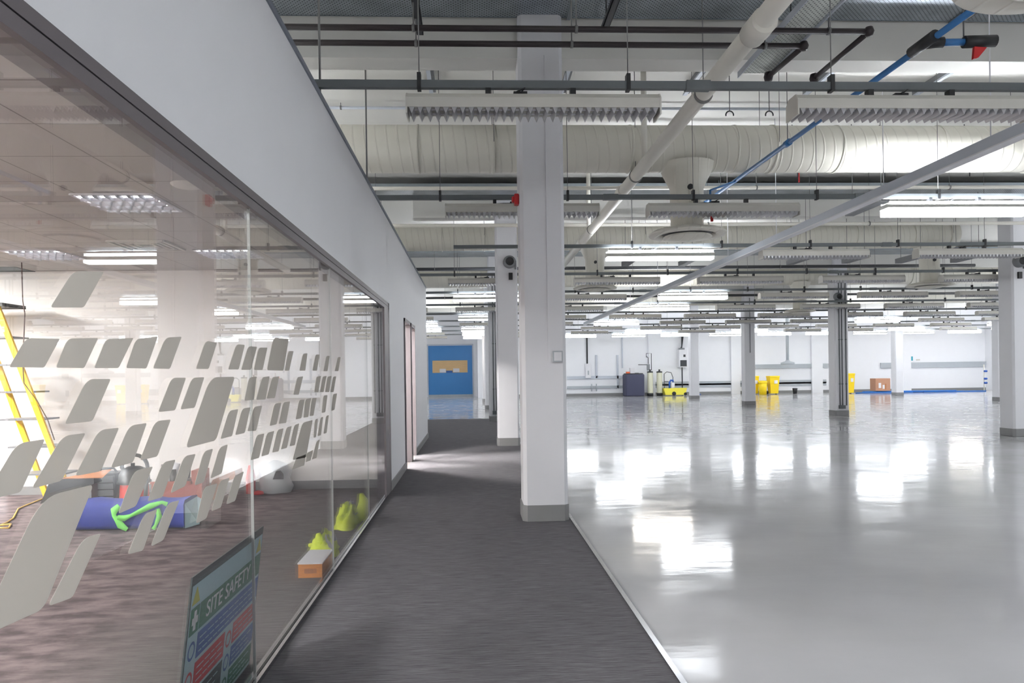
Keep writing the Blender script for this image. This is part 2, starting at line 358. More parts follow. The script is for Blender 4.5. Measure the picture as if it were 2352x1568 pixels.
for y in JY[1:-1]:
    part('glass_joint', B((XP-.0125, y-.003, .02), (XP+.0005, y+.003, 2.32)), 'joint_seal', win)
def rounded(c, r):
    """polygon with corner radii; c four (y,z), r four radii"""
    out = []
    for i in range(4):
        p = Vector(c[i]); a = Vector(c[i-1]); b = Vector(c[(i+1) % 4]); da = (a-p); db = (b-p)
        ra = min(r[i], .45*da.length); rb = min(r[i], .45*db.length)
        s, e = p+da.normalized()*ra, p+db.normalized()*rb
        for k in range(7):
            t = k/6; out.append(s*(1-t)**2+p*2*t*(1-t)+e*t*t)
    return out
DEC = [  # TL, TR, BR, BL as the photograph shows them, all on the glass plane
 (60,776,137,778,101,844,20,843),(155,777,225,776,193,845,128,844),(243,778,306,776,272,845,216,845),(312,778,362,773,336,846,289,845),
 (380,775,417,773,390,847,351,846),(472,782,498,787,479,847,450,847),(543,790,562,792,548,848,524,848),(570,795,590,796,576,849,554,849),
 (594,798,614,798,603,849,583,849),(628,775,663,778,651,851,613,850),(662,806,674,806,664,851,654,851),(696,812,706,811,701,851,688,851),
 (725,814,734,814,728,851,718,851),(750,817,757,817,752,852,743,852),(776,820,782,820,777,852,769,852),
 (200,870,254,870,212,967,148,974),(394,867,427,867,402,942,363,946),(441,867,469,866,447,936,414,940),(483,866,539,865,496,1011,426,1029),
 (572,867,589,864,583,918,561,920),(602,866,619,864,610,917,588,918),(625,866,641,864,631,914,612,915),(683,866,696,864,686,906,674,906),
 (727,865,737,863,731,900,722,900),(741,865,750,863,743,900,735,900),(752,865,761,863,756,900,747,900),(765,865,772,864,766,900,759,900),
 (526,943,547,939,533,1001,506,1008),(556,938,575,935,562,994,540,999),(583,934,602,931,588,989,568,990),(630,927,646,924,635,974,619,978),
 (650,924,666,921,657,971,640,973),(687,918,700,917,692,960,679,963),(701,917,714,914,708,957,697,959),(716,914,727,913,720,954,711,955),
 (743,908,752,907,747,946,739,948),(765,905,774,903,768,941,761,943),
 (38,1018,103,1008,47,1130,-40,1150),(143,1001,196,994,141,1104,72,1122),(227,987,273,982,231,1082,172,1093),(297,977,337,971,305,1062,254,1075),
 (356,967,392,963,361,1048,321,1057),(308,1081,351,1071,312,1162,271,1180),(374,1061,403,1055,373,1141,338,1152),(423,1047,449,1042,425,1116,391,1133),
 (468,1036,489,1030,468,1107,446,1115),(504,1027,523,1020,509,1087,483,1099),(589,999,607,995,595,1051,575,1057),(613,994,630,989,617,1043,600,1048),
 (637,987,651,983,640,1036,625,1039),(658,981,670,978,659,1028,645,1032),(676,976,687,972,677,1022,665,1024),(694,971,718,964,703,1050,672,1056),
 (723,963,730,961,726,1003,720,1005),(736,959,742,957,737,999,729,1001),(749,955,755,953,750,994,743,996),
 (681,1051,702,1043,699,1068,670,1079),(705,1040,719,1033,713,1057,702,1061),(727,1013,734,1009,727,1051,716,1055),
 (95,1142,215,1112,100,1398,-60,1470),(190,1236,232,1224,166,1372,110,1392),(331,1180,361,1169,328,1264,293,1273),(385,1155,412,1148,375,1240,346,1255),  # second outline is the faint shadow of decals, drawn as film
 (468,1118,499,1110,474,1190,450,1203),(505,1104,527,1097,507,1165,485,1174),(538,1093,560,1082,540,1150,520,1158),(168,622,238,624,192,706,115,706)]
for d in DEC:
    c = [at(d[i], d[i+1], x=XP+.001) for i in (0, 2, 4, 6)]; c = [(p.y, p.z) for p in c]
    h = abs(c[0][1]-c[3][1]); pts = rounded(c, (.32*h, .09*h, .12*h, .14*h)); cy = sum(p[0] for p in c)/4
    par = [p for a, b, p in panes if a <= cy < b] or [panes[-1][2]]
    o = MB().prism([tuple(p) for p in pts], 0, XP+.0008, XP+.0016).build('frosted_decal', 'frosted_film', par[0] if par[0].parent else win)

# ------------------------------------------------------------------ the room behind the glass
RZ = 2.90; RY = 9.72
struct('ceiling_room', B((-8.5, -3.5, RZ), (XP-WT, YE-WT, RZ+.05)), 'ceiling_tile', origin=(-2.98, 5.30, RZ))
struct('wall_room_end', B((-8.5, RY, 0), (XP-WT, RY+.1, RZ)), 'warm_wall')
struct('wall_room_front', B((-8.5, -3.6, 0), (XP-WT, -3.5, RZ)), 'warm_wall')
struct('wall_room_divider', B((-8.5, 14.2, 0), (XP-WT, 14.3, RZ)), 'warm_wall')
struct('baseboard_room', B((-8.5, RY-.018, 0), (XP-WT, RY, .11)), 'skirting')
def tile_light(c, label, g='modular ceiling lights'):
    t = thing('modular_ceiling_light', (c[0], c[1], RZ), label, 'ceiling light', g)
    x, y = c; a = .295
    fr = MB()
    for s in (-1, 1):
        fr.box((x+s*a-.012, y-a, RZ-.012), (x+s*a+.012, y+a, RZ-.001)); fr.box((x-a, y+s*a-.012, RZ-.012), (x+a, y+s*a+.012, RZ-.001))
    part('frame', fr, 'paper_white', t)
    em = MB()
    for s in (-.2, -.07, .07, .2): em.box((x-a+.02, y+s-.012, RZ-.006), (x+a-.02, y+s+.012, RZ-.002))
    part('lamp_tube', em, 'lamp_tile', t)
    lv = MB()
    for k in range(1, 4): lv.prism([(y-a+k*.1475-.022, RZ-.003), (y-a+k*.1475+.022, RZ-.003), (y-a+k*.1475+.003, RZ-.028), (y-a+k*.1475-.003, RZ-.028)], 0, x-a, x+a)
    for k in range(1, 7): lv.prism([(x-a+k*.0843-.014, RZ-.003), (x-a+k*.0843+.014, RZ-.003), (x-a+k*.0843+.002, RZ-.028), (x-a+k*.0843-.002, RZ-.028)], 1, y-a, y+a)
    part('louvre', lv, 'louvre_metal', t)
def zc(*uv): return at(*uv, z=RZ)
c = at(295, 465, z=RZ); tile_light((c.x, c.y), 'square louvred ceiling light, nearest the camera behind the glass')
c = at(103, 584, z=RZ); tile_light((c.x, c.y), 'square louvred ceiling light at far left behind the glass')
c = at(527, 582, z=RZ); tile_light((c.x, c.y), 'square louvred ceiling light seen across the first glass joint')
for q, (x, y) in enumerate(((-3.0, -1.0), (-5.4, -1.0), (-3.0, 1.4), (-5.4, 1.4), (-7.4, 2.6), (-7.4, 5.0), (-7.4, 7.4), (-7.4, 8.3))):
    em = B((x-.29, y-.29, RZ-.015), (x+.29, y+.29, RZ-.001)).build('unseen_panel_light', 'lamp_added_panel'); tag(em, 'added flat ceiling panel light in the glazed room outside the picture, %s of eight' % ORD[q], 'ceiling light', 'panel lights added outside the frame')  # unseen panels added to brighten the glazed room
for y in (11.4, 13.2):
    em = B((-3.0, y-.3, RZ-.015), (-2.4, y+.3, RZ-.001)).build('unseen_panel_light', 'lamp_door'); tag(em, 'flat ceiling panel light in the room behind the %s doorway' % ('nearer' if y < 12 else 'farther'), 'ceiling light')
c = at(338, 562, z=RZ); v = thing('ceiling_air_vent', (c.x, c.y, RZ), 'square grey air vent in the tiled ceiling behind the glass', 'vent')
fr = MB()
for k in range(4): 
    a = .28-k*.065
    for s in (-1, 1):
        fr.box((c.x+s*a-.014, c.y-a, RZ-.02+k*.003), (c.x+s*a+.014, c.y+a, RZ-.001)); fr.box((c.x-a, c.y+s*a-.014, RZ-.02+k*.003), (c.x+a, c.y+s*a+.014, RZ-.001))
part('vent_ring', fr, 'fitting_white', v)
part('vent_backing', B((c.x-.27, c.y-.27, RZ-.004), (c.x+.27, c.y+.27, RZ-.001)), 'box_grey', v)
c = at(430, 423, z=RZ); tag(MB().lathe([(0, -.02), (.09, -.02), (.11, -.008), (.115, -.001)], c, 24).build('ceiling_speaker', 'fitting_white'), 'round white speaker in the tiled ceiling behind the glass', 'speaker')
c = at(10, 622, z=RZ); struct('trim_5', B((c.x-.9, c.y-.35, RZ-.006), (c.x+.35, c.y+.3, RZ-.001)), 'sign_dark')  # flat dark sheet in place of the shaded hole of a missing tile
# hanging brown cable at the opening
pts = [at(50, 622, y=8.9), at(52, 690, y=8.9), at(57, 720, y=8.9), at(55, 770, y=8.92), at(52, 830, y=8.95), at(55, 880, y=9), at(85, 920, y=9), at(110, 965, y=9), at(125, 1010, y=9)]
pts[0].z = RZ-.01
tag(MB().tube(pts, .007, 6).build('loose_cable', 'cable_brown'), 'thin brown cable hanging from the tiled ceiling beside the yellow ladder', 'cable')
# stepladder
lt = thing('stepladder', (-5.5, 9.3, 0), 'yellow stepladder standing open by the end wall of the glazed room', 'ladder')
def stile(p, q, w_, m_, nm):
    p, q = Vector(p), Vector(q); d = (q-p); n = Vector((-d.z, 0, d.x)).normalized()*w_/2; e = Vector((0, .018, 0))
    vs = [p-n-e, p+n-e, p+n+e, p-n+e, q-n-e, q+n-e, q+n+e, q-n+e]
    part(nm, MB().add(vs, [(0, 3, 2, 1), (4, 5, 6, 7), (0, 1, 5, 4), (1, 2, 6, 5), (2, 3, 7, 6), (3, 0, 4, 7)]), m_, lt)
A0, A1 = at(108, 1126, y=9.45), at(-52, 664, y=9.45); B0, B1 = at(166, 1120, y=9.1), at(-8, 664, y=9.1)
A0.z = B0.z = .003; A1.z = B1.z = 2.4
stile(A0, A1, .065, 'ladder_yellow', 'stile'); stile(B0, B1, .065, 'ladder_yellow', 'stile')
for t in (.14, .28, .42, .56, .70, .84):
    p, q = A0.lerp(A1, t), B0.lerp(B1, t); part('rung', B((min(p.x, q.x)-.03, min(p.y, q.y), (p.z+q.z)/2-.01), (max(p.x, q.x)+.03, max(p.y, q.y), (p.z+q.z)/2+.01)), 'box_grey', lt)
part('top_cap', B((A1.x-.15, B1.y-.06, 2.39), (B1.x+.1, A1.y+.06, 2.43)), 'black_plastic', lt)
for y in (9.1, 9.45): stile((A1.x-.9, y, .003), (A1.x-.05, y, 2.4), .06, 'ladder_yellow', 'rear_leg')
# blue holdall with green strap
hb = thing('blue_holdall', (-3.3, 7.35, 0), 'long blue fabric tool bag tied with a bright green strap on the room carpet', 'bag')
L_, R_ = -3.95, -2.86
xs = [L_+(R_-L_)*i/8 for i in range(9)]; vs = []; ring = 10
for i, x in enumerate(xs):
    k = 1-.10*abs(i-4)/4*(i != 8); hh = .30*(1+.05*math.sin(i*1.7)); dd = .2*k
    for j in range(ring):
        a = 2*math.pi*j/ring+.3; cx_, cz_ = math.cos(a), math.sin(a)
        sx = (abs(cx_)**.45)*(1 if cx_ > 0 else -1); sz = (abs(cz_)**.45)*(1 if cz_ > 0 else -1)
        vs.append((x, 7.48+sx*dd, max(.006, hh/2+sz*hh/2*(.92 if sz > 0 else 1))))
fs = [(i*ring+j, i*ring+(j+1) % ring, (i+1)*ring+(j+1) % ring, (i+1)*ring+j) for i in range(8) for j in range(ring)]+[tuple(range(ring)), tuple(8*ring+j for j in range(ring))[::-1]]
part('bag_body', MB().add(vs, fs, True), 'blue_fabric', hb)
part('end_panel', MB().add([(R_+.005, 7.30, .01), (R_+.09, 7.45, .02), (R_+.10, 7.62, .22), (R_+.0, 7.64, .27), (R_-.0, 7.32, .25)], [(0, 1, 2, 3, 4)]).add([(R_-.01, 7.30, .01), (R_-.01, 7.64, .01), (R_-.01, 7.64, .26), (R_-.01, 7.30, .26)], [(0, 1, 2, 3)]), 'sign_white', hb, 'pale folded end flap')
def ribbon(nm, uvs, y, wd, m_, par, lab=None):
    ps = [at(u, v, y=y) for u, v in uvs]; mb = MB()
    vs = []
    for i, p in enumerate(ps):
        d = (ps[min(i+1, len(ps)-1)]-ps[max(i-1, 0)]).normalized(); n = Vector((-d.z, 0, d.x))*wd/2*(1+.35*math.sin(i*2.1))
        vs += [p-n+Vector((0, -.004, 0)), p+n+Vector((0, -.004, 0)), p+n+Vector((0, .004, 0)), p-n+Vector((0, .004, 0))]
    fs = [(i*4+j, i*4+(j+1) % 4, i*4+4+(j+1) % 4, i*4+4+j) for i in range(len(ps)-1) for j in range(4)]
    part(nm, mb.add(vs, fs, True), m_, par, lab)
ribbon('strap', [(274, 1162), (262, 1172), (262, 1184), (270, 1194), (277, 1206), (292, 1216)], 7.255, .055, 'green_strap', hb)
ribbon('strap', [(270, 1188), (285, 1190), (300, 1184), (325, 1172), (345, 1162), (372, 1153), (384, 1158)], 7.25, .045, 'green_strap', hb)
ribbon('strap', [(362, 1168), (366, 1185), (358, 1205), (352, 1215)], 7.25, .04, 'green_strap', hb)
# tool case, black
tb = thing('black_tool_bag', (-4.37, 8.9, 0), 'black tool bag packed with drawers and tools beside the red vacuum cleaner', 'tool bag')
part('case', B((-4.5, 8.75, 0.002), (-4.22, 9.05, .38)), 'black_plastic', tb, bevel=.02)
for i in range(4): part('drawer', B((-4.49, 8.735, .04+i*.08), (-4.24, 8.75, .105+i*.08)), 'box_grey', tb)
part('handle', MB().tube([(-4.46, 8.85, .38), (-4.42, 8.85, .43), (-4.28, 8.85, .43), (-4.24, 8.85, .38)], .013, 8), 'black_plastic', tb)
a = at(128, 1117, y=8.6); b = at(226, 1098, y=8.6)
tb2 = thing('flat_black_case', (a.x, 8.6, 0), 'flat black case propped behind the tool bag with papers laid on top', 'case')
part('case_body', MB().prism([(a.x-.12, .08), (b.x, .30), (b.x, .36), (a.x+.0, .36)], 1, 8.5, 8.68), 'black_plastic', tb2)
part('case_leg', B((a.x, 8.52, 0.002), (a.x+.04, 8.66, .2)), 'box_grey', tb2); part('case_leg', B((b.x-.08, 8.52, .002), (b.x-.04, 8.66, .3)), 'box_grey', tb2)
pp = MB()
p0 = at(140, 1098, y=8.5); p1 = at(235, 1080, y=8.5)
pp.add([(p0.x, 8.48, .37), (p1.x, 8.5, .365), (p1.x+.02, 8.68, .44), (p0.x+.2, 8.68, .40)], [(0, 1, 2, 3)]).add([(p0.x, 8.48, .365), (p1.x, 8.5, .362), (p1.x, 8.5, .37), (p0.x, 8.48, .375)], [(0, 1, 2, 3)])
tag(pp.build('paper_sheets', 'wood'), 'creased brown and white paper sheets lying on the flat black case', 'paper')
# vacuum cleaner
vx, vy = -4.03, 8.82
vc = thing('vacuum_cleaner', (vx, vy, 0), 'red drum vacuum cleaner with a black domed lid and looped black hose', 'vacuum cleaner')
part('drum', MB().lathe([(0, .03), (.15, .03), (.165, .05), (.15, .26), (0, .26)], (vx, vy, 0)), 'vac_red', vc)
part('lid', MB().lathe([(.185, .255), (.185, .28), (.17, .29), (.165, .36), (.13, .42), (.07, .45), (0, .455)], (vx, vy, 0)), 'black_plastic', vc)
part('base_ring', MB().lathe([(0, .01), (.19, .01), (.19, .035), (.15, .06)], (vx, vy, 0)), 'vac_red', vc)
part('hose', MB().tube([(vx-.12, vy, .40)]+[(vx+.02+.15*math.cos(t), vy-.03, .44+.15*math.sin(t)) for t in [math.pi*(1-k/10)*.98 for k in range(11)]]+[(vx+.19, vy-.12, .25), (vx+.2, vy-.18, .03)], .022, 10), 'black_plastic', vc)
part('lid_knob', B((vx-.03, vy-.02, .45), (vx+.0, vy+.02, .49)), 'black_plastic', vc)
for s in (-1, 1): part('castor', MB().tube([(vx+s*.14-.02, vy-.05, .022), (vx+s*.14+.02, vy-.05, .022)], .02, 10), 'black_plastic', vc)
# red crate of gear, timber offcut
cx0, cx1 = -3.78, -3.32
cr = thing('red_tool_crate', ((cx0+cx1)/2, 8.85, 0), 'rust red open tool crate heaped with gear behind the blue bag', 'crate')
m = B((cx0, 8.7, .002), (cx1, 8.72, .26)).box((cx0, 9.0, .002), (cx1, 9.02, .26)).box((cx0, 8.72, .002), (cx0+.02, 9.0, .26)).box((cx1-.02, 8.72, .002), (cx1, 9.0, .26)).box((cx0, 8.7, .002), (cx1, 9.02, .02))
part('crate_body', m, 'red_crate', cr)
part('rim', B((cx0-.01, 8.69, .25), (cx1+.01, 8.71, .28)).box((cx1-.01, 8.69, .25), (cx1+.01, 9.03, .28)).box((cx0-.01, 9.01, .25), (cx1+.01, 9.03, .28)), 'red_crate', cr)
part('side_upright', B((cx1+.0, 8.7, .002), (cx1+.12, 8.95, .40)), 'red_crate', cr)
g = MB().tube([(cx0+.06, 8.85, .1), (cx0+.10, 8.85, .46)], .045, 10).tube([(cx0+.2, 8.85, .1), (cx0+.19, 8.84, .40)], .04, 10).tube([(cx0+.33, 8.88, .1), (cx0+.36, 8.88, .44)], .03, 10)
tag(g.build('spray_cans', 'black_plastic', origin=(cx0+.2, 8.85, .1)), 'black capped cans standing in the red tool crate', 'can')
tag(MB().tube([(cx0+.12, 8.9, .1), (cx0+.2, 8.92, .47)], .05, 12).build('plastic_bottle', 'paper_white', origin=(cx0+.15, 8.9, .1)), 'white plastic bottle standing in the red tool crate', 'bottle')
tag(MB().lathe([(0, 0), (.09, .0), (.11, .05), (.08, .09), (0, .1)], (cx0+.36, 8.80, .2), 16).build('cable_coil', 'black_plastic'), 'coil of black cable heaped in the red tool crate', 'cable')
tw = thing('wooden_trestle', (-2.98, 9.2, 0), 'brown wooden trestle piece leaning between the red crate and end wall', 'timber')
a, b = at(488, 1112, y=9.1), at(545, 1078, y=9.1)
part('board', MB().prism([(a.x-.02, a.z-.05), (b.x+.01, b.z-.09), (b.x, b.z), (a.x+.04, a.z+.07)], 1, 9.0, 9.28), 'wood', tw)
part('leg', MB().prism([(a.x+.0, .002), (a.x+.05, .002), (a.x+.09, a.z), (a.x+.03, a.z)], 1, 9.02, 9.06), 'wood', tw)
part('leg', MB().prism([(b.x-.12, .002), (b.x-.08, .002), (b.x-.01, b.z-.05), (b.x-.06, b.z-.05)], 1, 9.2, 9.24), 'wood', tw)
# foil bag + red bottle by end wall
fb = thing('plastic_refuse_sack', (-2.58, 9.5, 0), 'shiny grey plastic sack standing against the end wall skirting', 'sack')
vs = []; prof = [(.0, .17), (.08, .185), (.18, .17), (.28, .18), (.36, .12), (.41, .03)]
for z, r in prof:
    for j in range(12):
        a = 2*math.pi*j/12; rr = r*(1+.10*math.sin(j*2.3+z*20)); vs.append((-2.56+rr*math.cos(a)*1.15, 9.5+rr*math.sin(a)*.8, z+.003))
part('sack_body', MB().add(vs, [(i*12+j, i*12+(j+1) % 12, (i+1)*12+(j+1) % 12, (i+1)*12+j) for i in range(5) for j in range(12)], True), 'silver_film', fb)
part('dark_opening', MB().prism([(-2.55, .19), (-2.42, .19), (-2.42, .25), (-2.46, .3), (-2.51, .29)], 1, 9.33, 9.36), 'black_plastic', fb)
tag(MB().lathe([(0, .003), (.06, .003), (.06, .2), (.045, .28), (.03, .34), (.03, .36), (0, .36)], (-2.86, 9.45, 0), 16).build('red_bottle', 'vac_red'), 'tall red bottle beside the grey plastic sack', 'bottle')
tag(MB().lathe([(0, 0), (.07, .01), (.06, .04), (0, .06)], (-2.72, 9.3, .003), 10).build('red_rag', 'red'), 'crumpled red rag on the carpet in front of the grey sack', 'rag')
# yellow cable on floor
pts = [at(u, v, z=.012) for u, v in ((-25, 1205), (0, 1212), (20, 1212), (25, 1203), (0, 1206), (15, 1200), (30, 1190), (42, 1168), (60, 1160), (85, 1150), (110, 1140))]
tag(MB().tube(pts, .009, 6).build('extension_lead', 'cable_yellow'), 'yellow extension lead looped on the carpet at the far left', 'cable')
# carton
x0, x1, y0 = -1.31, -1.13, 5.44
bx = thing('glove_carton', ((x0+x1)/2, y0+.1, 0), 'small orange carton with a white lid on the carpet just inside the glass', 'box')
part('carton', B((x0, y0, .003), (x1-.005, y0+.40, .104)), 'carton_orange', bx); part('lid', B((x0-.004, y0-.004, .104), (x1-.001, y0+.404, .114)), 'paper_white', bx)
def text(s, size, name, m_, parent, mw, bold=0):
    cu = bpy.data.curves.new(name, 'FONT'); cu.body = s; cu.size = size; cu.extrude = .0006; cu.align_x = 'CENTER'; cu.align_y = 'CENTER'; cu.offset = bold
    t = bpy.data.objects.new(name, cu); COL.objects.link(t)
    me = bpy.data.meshes.new_from_object(t.evaluated_get(bpy.context.evaluated_depsgraph_get())); bpy.data.objects.remove(t)
    me.transform(mw); 
    if parent is not None: me.transform(Matrix.Translation(-Vector(parent['_w'])))
    me.materials.clear(); me.materials.append(MAT[m_]); me.name = name
    o = bpy.data.objects.new(name, me); COL.objects.link(o); o.parent = parent; return o
FRONT = Matrix.Rotation(math.pi/2, 4, 'X')
part('print_panel', B((x0+.045, y0-.0015, .035), (x1-.045, y0, .07)), 'wood', bx)
# hi-vis vests
def vest(c, sx, sy, h, seed, label):
    rnd = random.Random(seed); t = thing('high_visibility_vest', (c[0], c[1], 0), label, 'vest', 'crumpled vests')
    mb = MB(); n = 30; vs = []
    ph = [rnd.uniform(0, 6) for _ in range(8)]
    def hgt(a, r):
        return max(.004, h*(1-r**2.6)*(.62+.30*math.sin(3*a+ph[0]+5*r)+.26*math.sin(5*a+ph[1]+r*11)+.20*abs(math.sin(8*a+ph[2]-r*7))))
    R = 10
    for i in range(R+1):
        r = i/R
        for k in range(n):
            a = 2*math.pi*k/n; e = 1+.18*math.sin(2*a+ph[3])+.12*math.sin(5*a+ph[4])
            vs.append((c[0]+sx*r*e*math.cos(a)+rnd.uniform(-.006, .006), c[1]+sy*r*e*math.sin(a)+rnd.uniform(-.01, .01), max(.004, hgt(a, r)+rnd.uniform(-.016, .016)) if r < 1 else .003))
    fs = [(i*n+k, i*n+(k+1) % n, (i+1)*n+(k+1) % n, (i+1)*n+k) for i in range(R) for k in range(n)]
    mb.add(vs, fs, True); part('vest_fabric', mb, 'hivis', t)
    for q in range(3):
        a0 = ph[5+q]; st = []
        for i in range(7):
            r = .1+.75*i/6
            for da in (-.13, .13):
                a = a0+da+.5*r; e = 1+.18*math.sin(2*a+ph[3])+.12*math.sin(5*a+ph[4]); st.append((c[0]+sx*r*e*math.cos(a), c[1]+sy*r*e*math.sin(a), hgt(a, r)+.026))
        part('reflective_band', MB().add(st, [(2*i, 2*i+1, 2*i+3, 2*i+2) for i in range(6)], True), 'reflective_tape', t)
    return t
v1 = vest((-1.275, 6.22, 0), .14, .25, .15, 3, 'crumpled bright yellow vest on the carpet directly behind the orange carton')
a_, b_ = at(712, 1252, z=.03), at(745, 1258, z=.05)
part('shoulder_strap', MB().tube([a_, a_.lerp(b_, .5)+Vector((0, 0, .02)), b_, (-1.28, 6.2, .06)], .035, 8, radii=[.018, .02, .03, .04]), 'hivis', v1)
v2 = vest((-1.285, 7.45, 0), .15, .36, .17, 8, 'crumpled yellow vest with grey bands, farther along the glass from the carton')
part('standing_fold', MB().tube([(-1.17, 7.5, .01), (-1.15, 7.52, .12), (-1.14, 7.55, .2), (-1.17, 7.58, .27)], .05, 9, radii=[.075, .06, .05, .02]), 'hivis', v2)
# site safety board leaning on the glass from inside
sb = thing('site_safety_board', (-1.15, 3.35, 0), 'printed site safety sign board leaning against the inside of the glass', 'sign')
SY0, SY1, SH = 2.87, 3.83, .72; lean = .085
def SP(u, v, off=0.):   # u along the board 0..1, v down the board 0..1
    z = SH*(1-v)+.003; x = XP-.0155-off*.0-lean*v; return Vector((x+off, SY0+(SY1-SY0)*u, z))
def quad(u0_, v0_, u1_, v1_, off):
    return MB().add([SP(u0_, v0_, off), SP(u1_, v0_, off), SP(u1_, v1_, off), SP(u0_, v1_, off)]+[SP(u0_, v0_, off-.0012), SP(u1_, v0_, off-.0012), SP(u1_, v1_, off-.0012), SP(u0_, v1_, off-.0012)],
                    [(0, 1, 2, 3), (7, 6, 5, 4), (0, 4, 5, 1), (1, 5, 6, 2), (2, 6, 7, 3), (3, 7, 4, 0)])
bd = quad(0, 0, 1, 1, -.0015); part('backing_board', MB().add([SP(0, 0, -.003), SP(1, 0, -.003), SP(1, 1, -.003), SP(0, 1, -.003), SP(0, 0, -.009), SP(1, 0, -.009), SP(1, 1, -.009), SP(0, 1, -.009)], [(0, 1, 2, 3), (7, 6, 5, 4), (0, 4, 5, 1), (1, 5, 6, 2), (2, 6, 7, 3), (3, 7, 4, 0)]), 'sign_dark', sb)
part('printed_sheet', quad(.012, .055, .988, .985, -.0015), 'sign_white', sb)
part('green_title_band', quad(.125, .185, .875, .335, 0), 'sign_green', sb)
part('green_first_aid_box', quad(.02, .185, .115, .335, 0), 'sign_green', sb); part('green_exit_box', quad(.885, .185, .98, .335, 0), 'sign_green', sb)
part('white_cross', quad(.055, .205, .08, .315, .001).add([SP(.035, .24, .001), SP(.10, .24, .001), SP(.10, .28, .001), SP(.035, .28, .001)], [(0, 1, 2, 3)]), 'paper_white', sb)
part('blue_notice_panel', quad(.125, .355, .98, .50, 0), 'sign_blue', sb)
part('red_notice_panel', quad(.125, .525, .50, .68, 0), 'sign_red', sb); part('red_notice_panel', quad(.62, .525, .98, .66, 0), 'sign_red', sb)
part('blue_notice_panel', quad(.62, .68, .98, .81, 0), 'sign_blue', sb); part('dark_notice_panel', quad(.125, .70, .50, .86, 0), 'sign_dark', sb)
part('green_notice_panel', quad(.62, .83, .98, .96, 0), 'sign_green', sb)
tri = lambda u: MB().add([SP(u, .165, 0), SP(u+.085, .165, 0), SP(u+.0425, .07, 0), SP(u, .165, -.0012), SP(u+.085, .165, -.0012), SP(u+.0425, .07, -.0012)], [(0, 1, 2), (5, 4, 3)])
part('warning_triangle', tri(.02), 'sign_yellow', sb); part('warning_triangle', tri(.895), 'sign_yellow', sb)
def disc(u, v, r, m_, off=0.):
    P = [SP(u+r*math.cos(2*math.pi*k/20), v+1.33*r*math.sin(2*math.pi*k/20), off) for k in range(20)]; Q = [SP(u+.7*r*math.cos(2*math.pi*k/20), v+.93*r*math.sin(2*math.pi*k/20), off) for k in range(20)]
    part('symbol_ring', MB().add(P+Q, [(k, (k+1) % 20, 20+(k+1) % 20, 20+k) for k in range(20)]), m_, sb)
for (u, v, m_) in ((.065, .43, 'sign_blue'), (.065, .60, 'sign_red'), (.065, .78, 'sign_blue'), (.56, .60, 'sign_red'), (.56, .75, 'sign_blue'), (.56, .90, 'sign_green')): disc(u, v, .04, m_)
ex = (SP(1, 0)-SP(0, 0)).normalized(); ey = (SP(0, 0)-SP(0, 1)).normalized(); ez = ex.cross(ey)
def on_sign(u, v, off): 
    M = Matrix((ex, ey, ez)).transposed().to_4x4(); M.translation = SP(u, v, off); return M
text('SITE SAFETY', .098, 'title_lettering', 'paper_white', sb, on_sign(.5, .26, .0015) @ Matrix.Scale(1.12, 4, (1, 0, 0)))
rnd = random.Random(2)
for (u0_, v0_, u1_, v1_) in ((.15, .375, .95, .49), (.15, .545, .48, .66), (.64, .54, .96, .65), (.64, .70, .96, .80), (.15, .72, .48, .85), (.64, .85, .96, .95)):
    k = 3; mb = MB()
    for i in range(k):
        v = v0_+(v1_-v0_)*(i+.5)/k; u = u0_
        while u < u1_-.06:
            l = rnd.uniform(.03, .08); q = quad(u, v-.003, min(u1_, u+l), v+.003, .001); mb.add(q.v, q.f); u += l+.015
    part('fine_print_lines', mb, 'sign_white', sb)

# ------------------------------------------------------------------ columns
W = .446; X1, X2, X3 = .4957, 11.42, 22.42
def column(x, y, label, conduits=0, box=False, blank=False):
    t = thing('column', (x+W/2, y+W/2, 0), label, 'column', 'white square columns of the hall')
    c = .035
    part('shaft', MB().prism([(x+c, y), (x+W-c, y), (x+W, y+c), (x+W, y+W-c), (x+W-c, y+W), (x+c, y+W), (x, y+W-c), (x, y+c)], 2, 0.004, CZ), 'column_paint', t)
    e = .012; part('base_skirting', MB().prism([(x+c, y-e), (x+W-c, y-e), (x+W+e, y+c), (x+W+e, y+W-c), (x+W-c, y+W+e), (x+c, y+W+e), (x-e, y+W-c), (x-e, y+c)], 2, .004, .165), 'skirting', t)
    for i in range(conduits):
        cx_ = x+.14+i*.085+(.04 if i > 1 else 0)
        k = part('conduit', MB().tube([(cx_, y-.02, .32), (cx_, y-.02, 4.5)], .014, 8), 'trunk_grey', t)
        for z in (1.0, 2.4, 3.6): part('saddle', B((cx_-.025, y-.03, z-.012), (cx_+.025, y, z+.012)), 'trunk_grey', k)
    if conduits: part('outlet_box', B((x+.10, y-.06, .22), (x+.30, y, .33)), 'trunk_grey', t)
    return t
c1 = column(X1, Y0, 'nearest white column, standing on the edge of the grey corridor carpet')
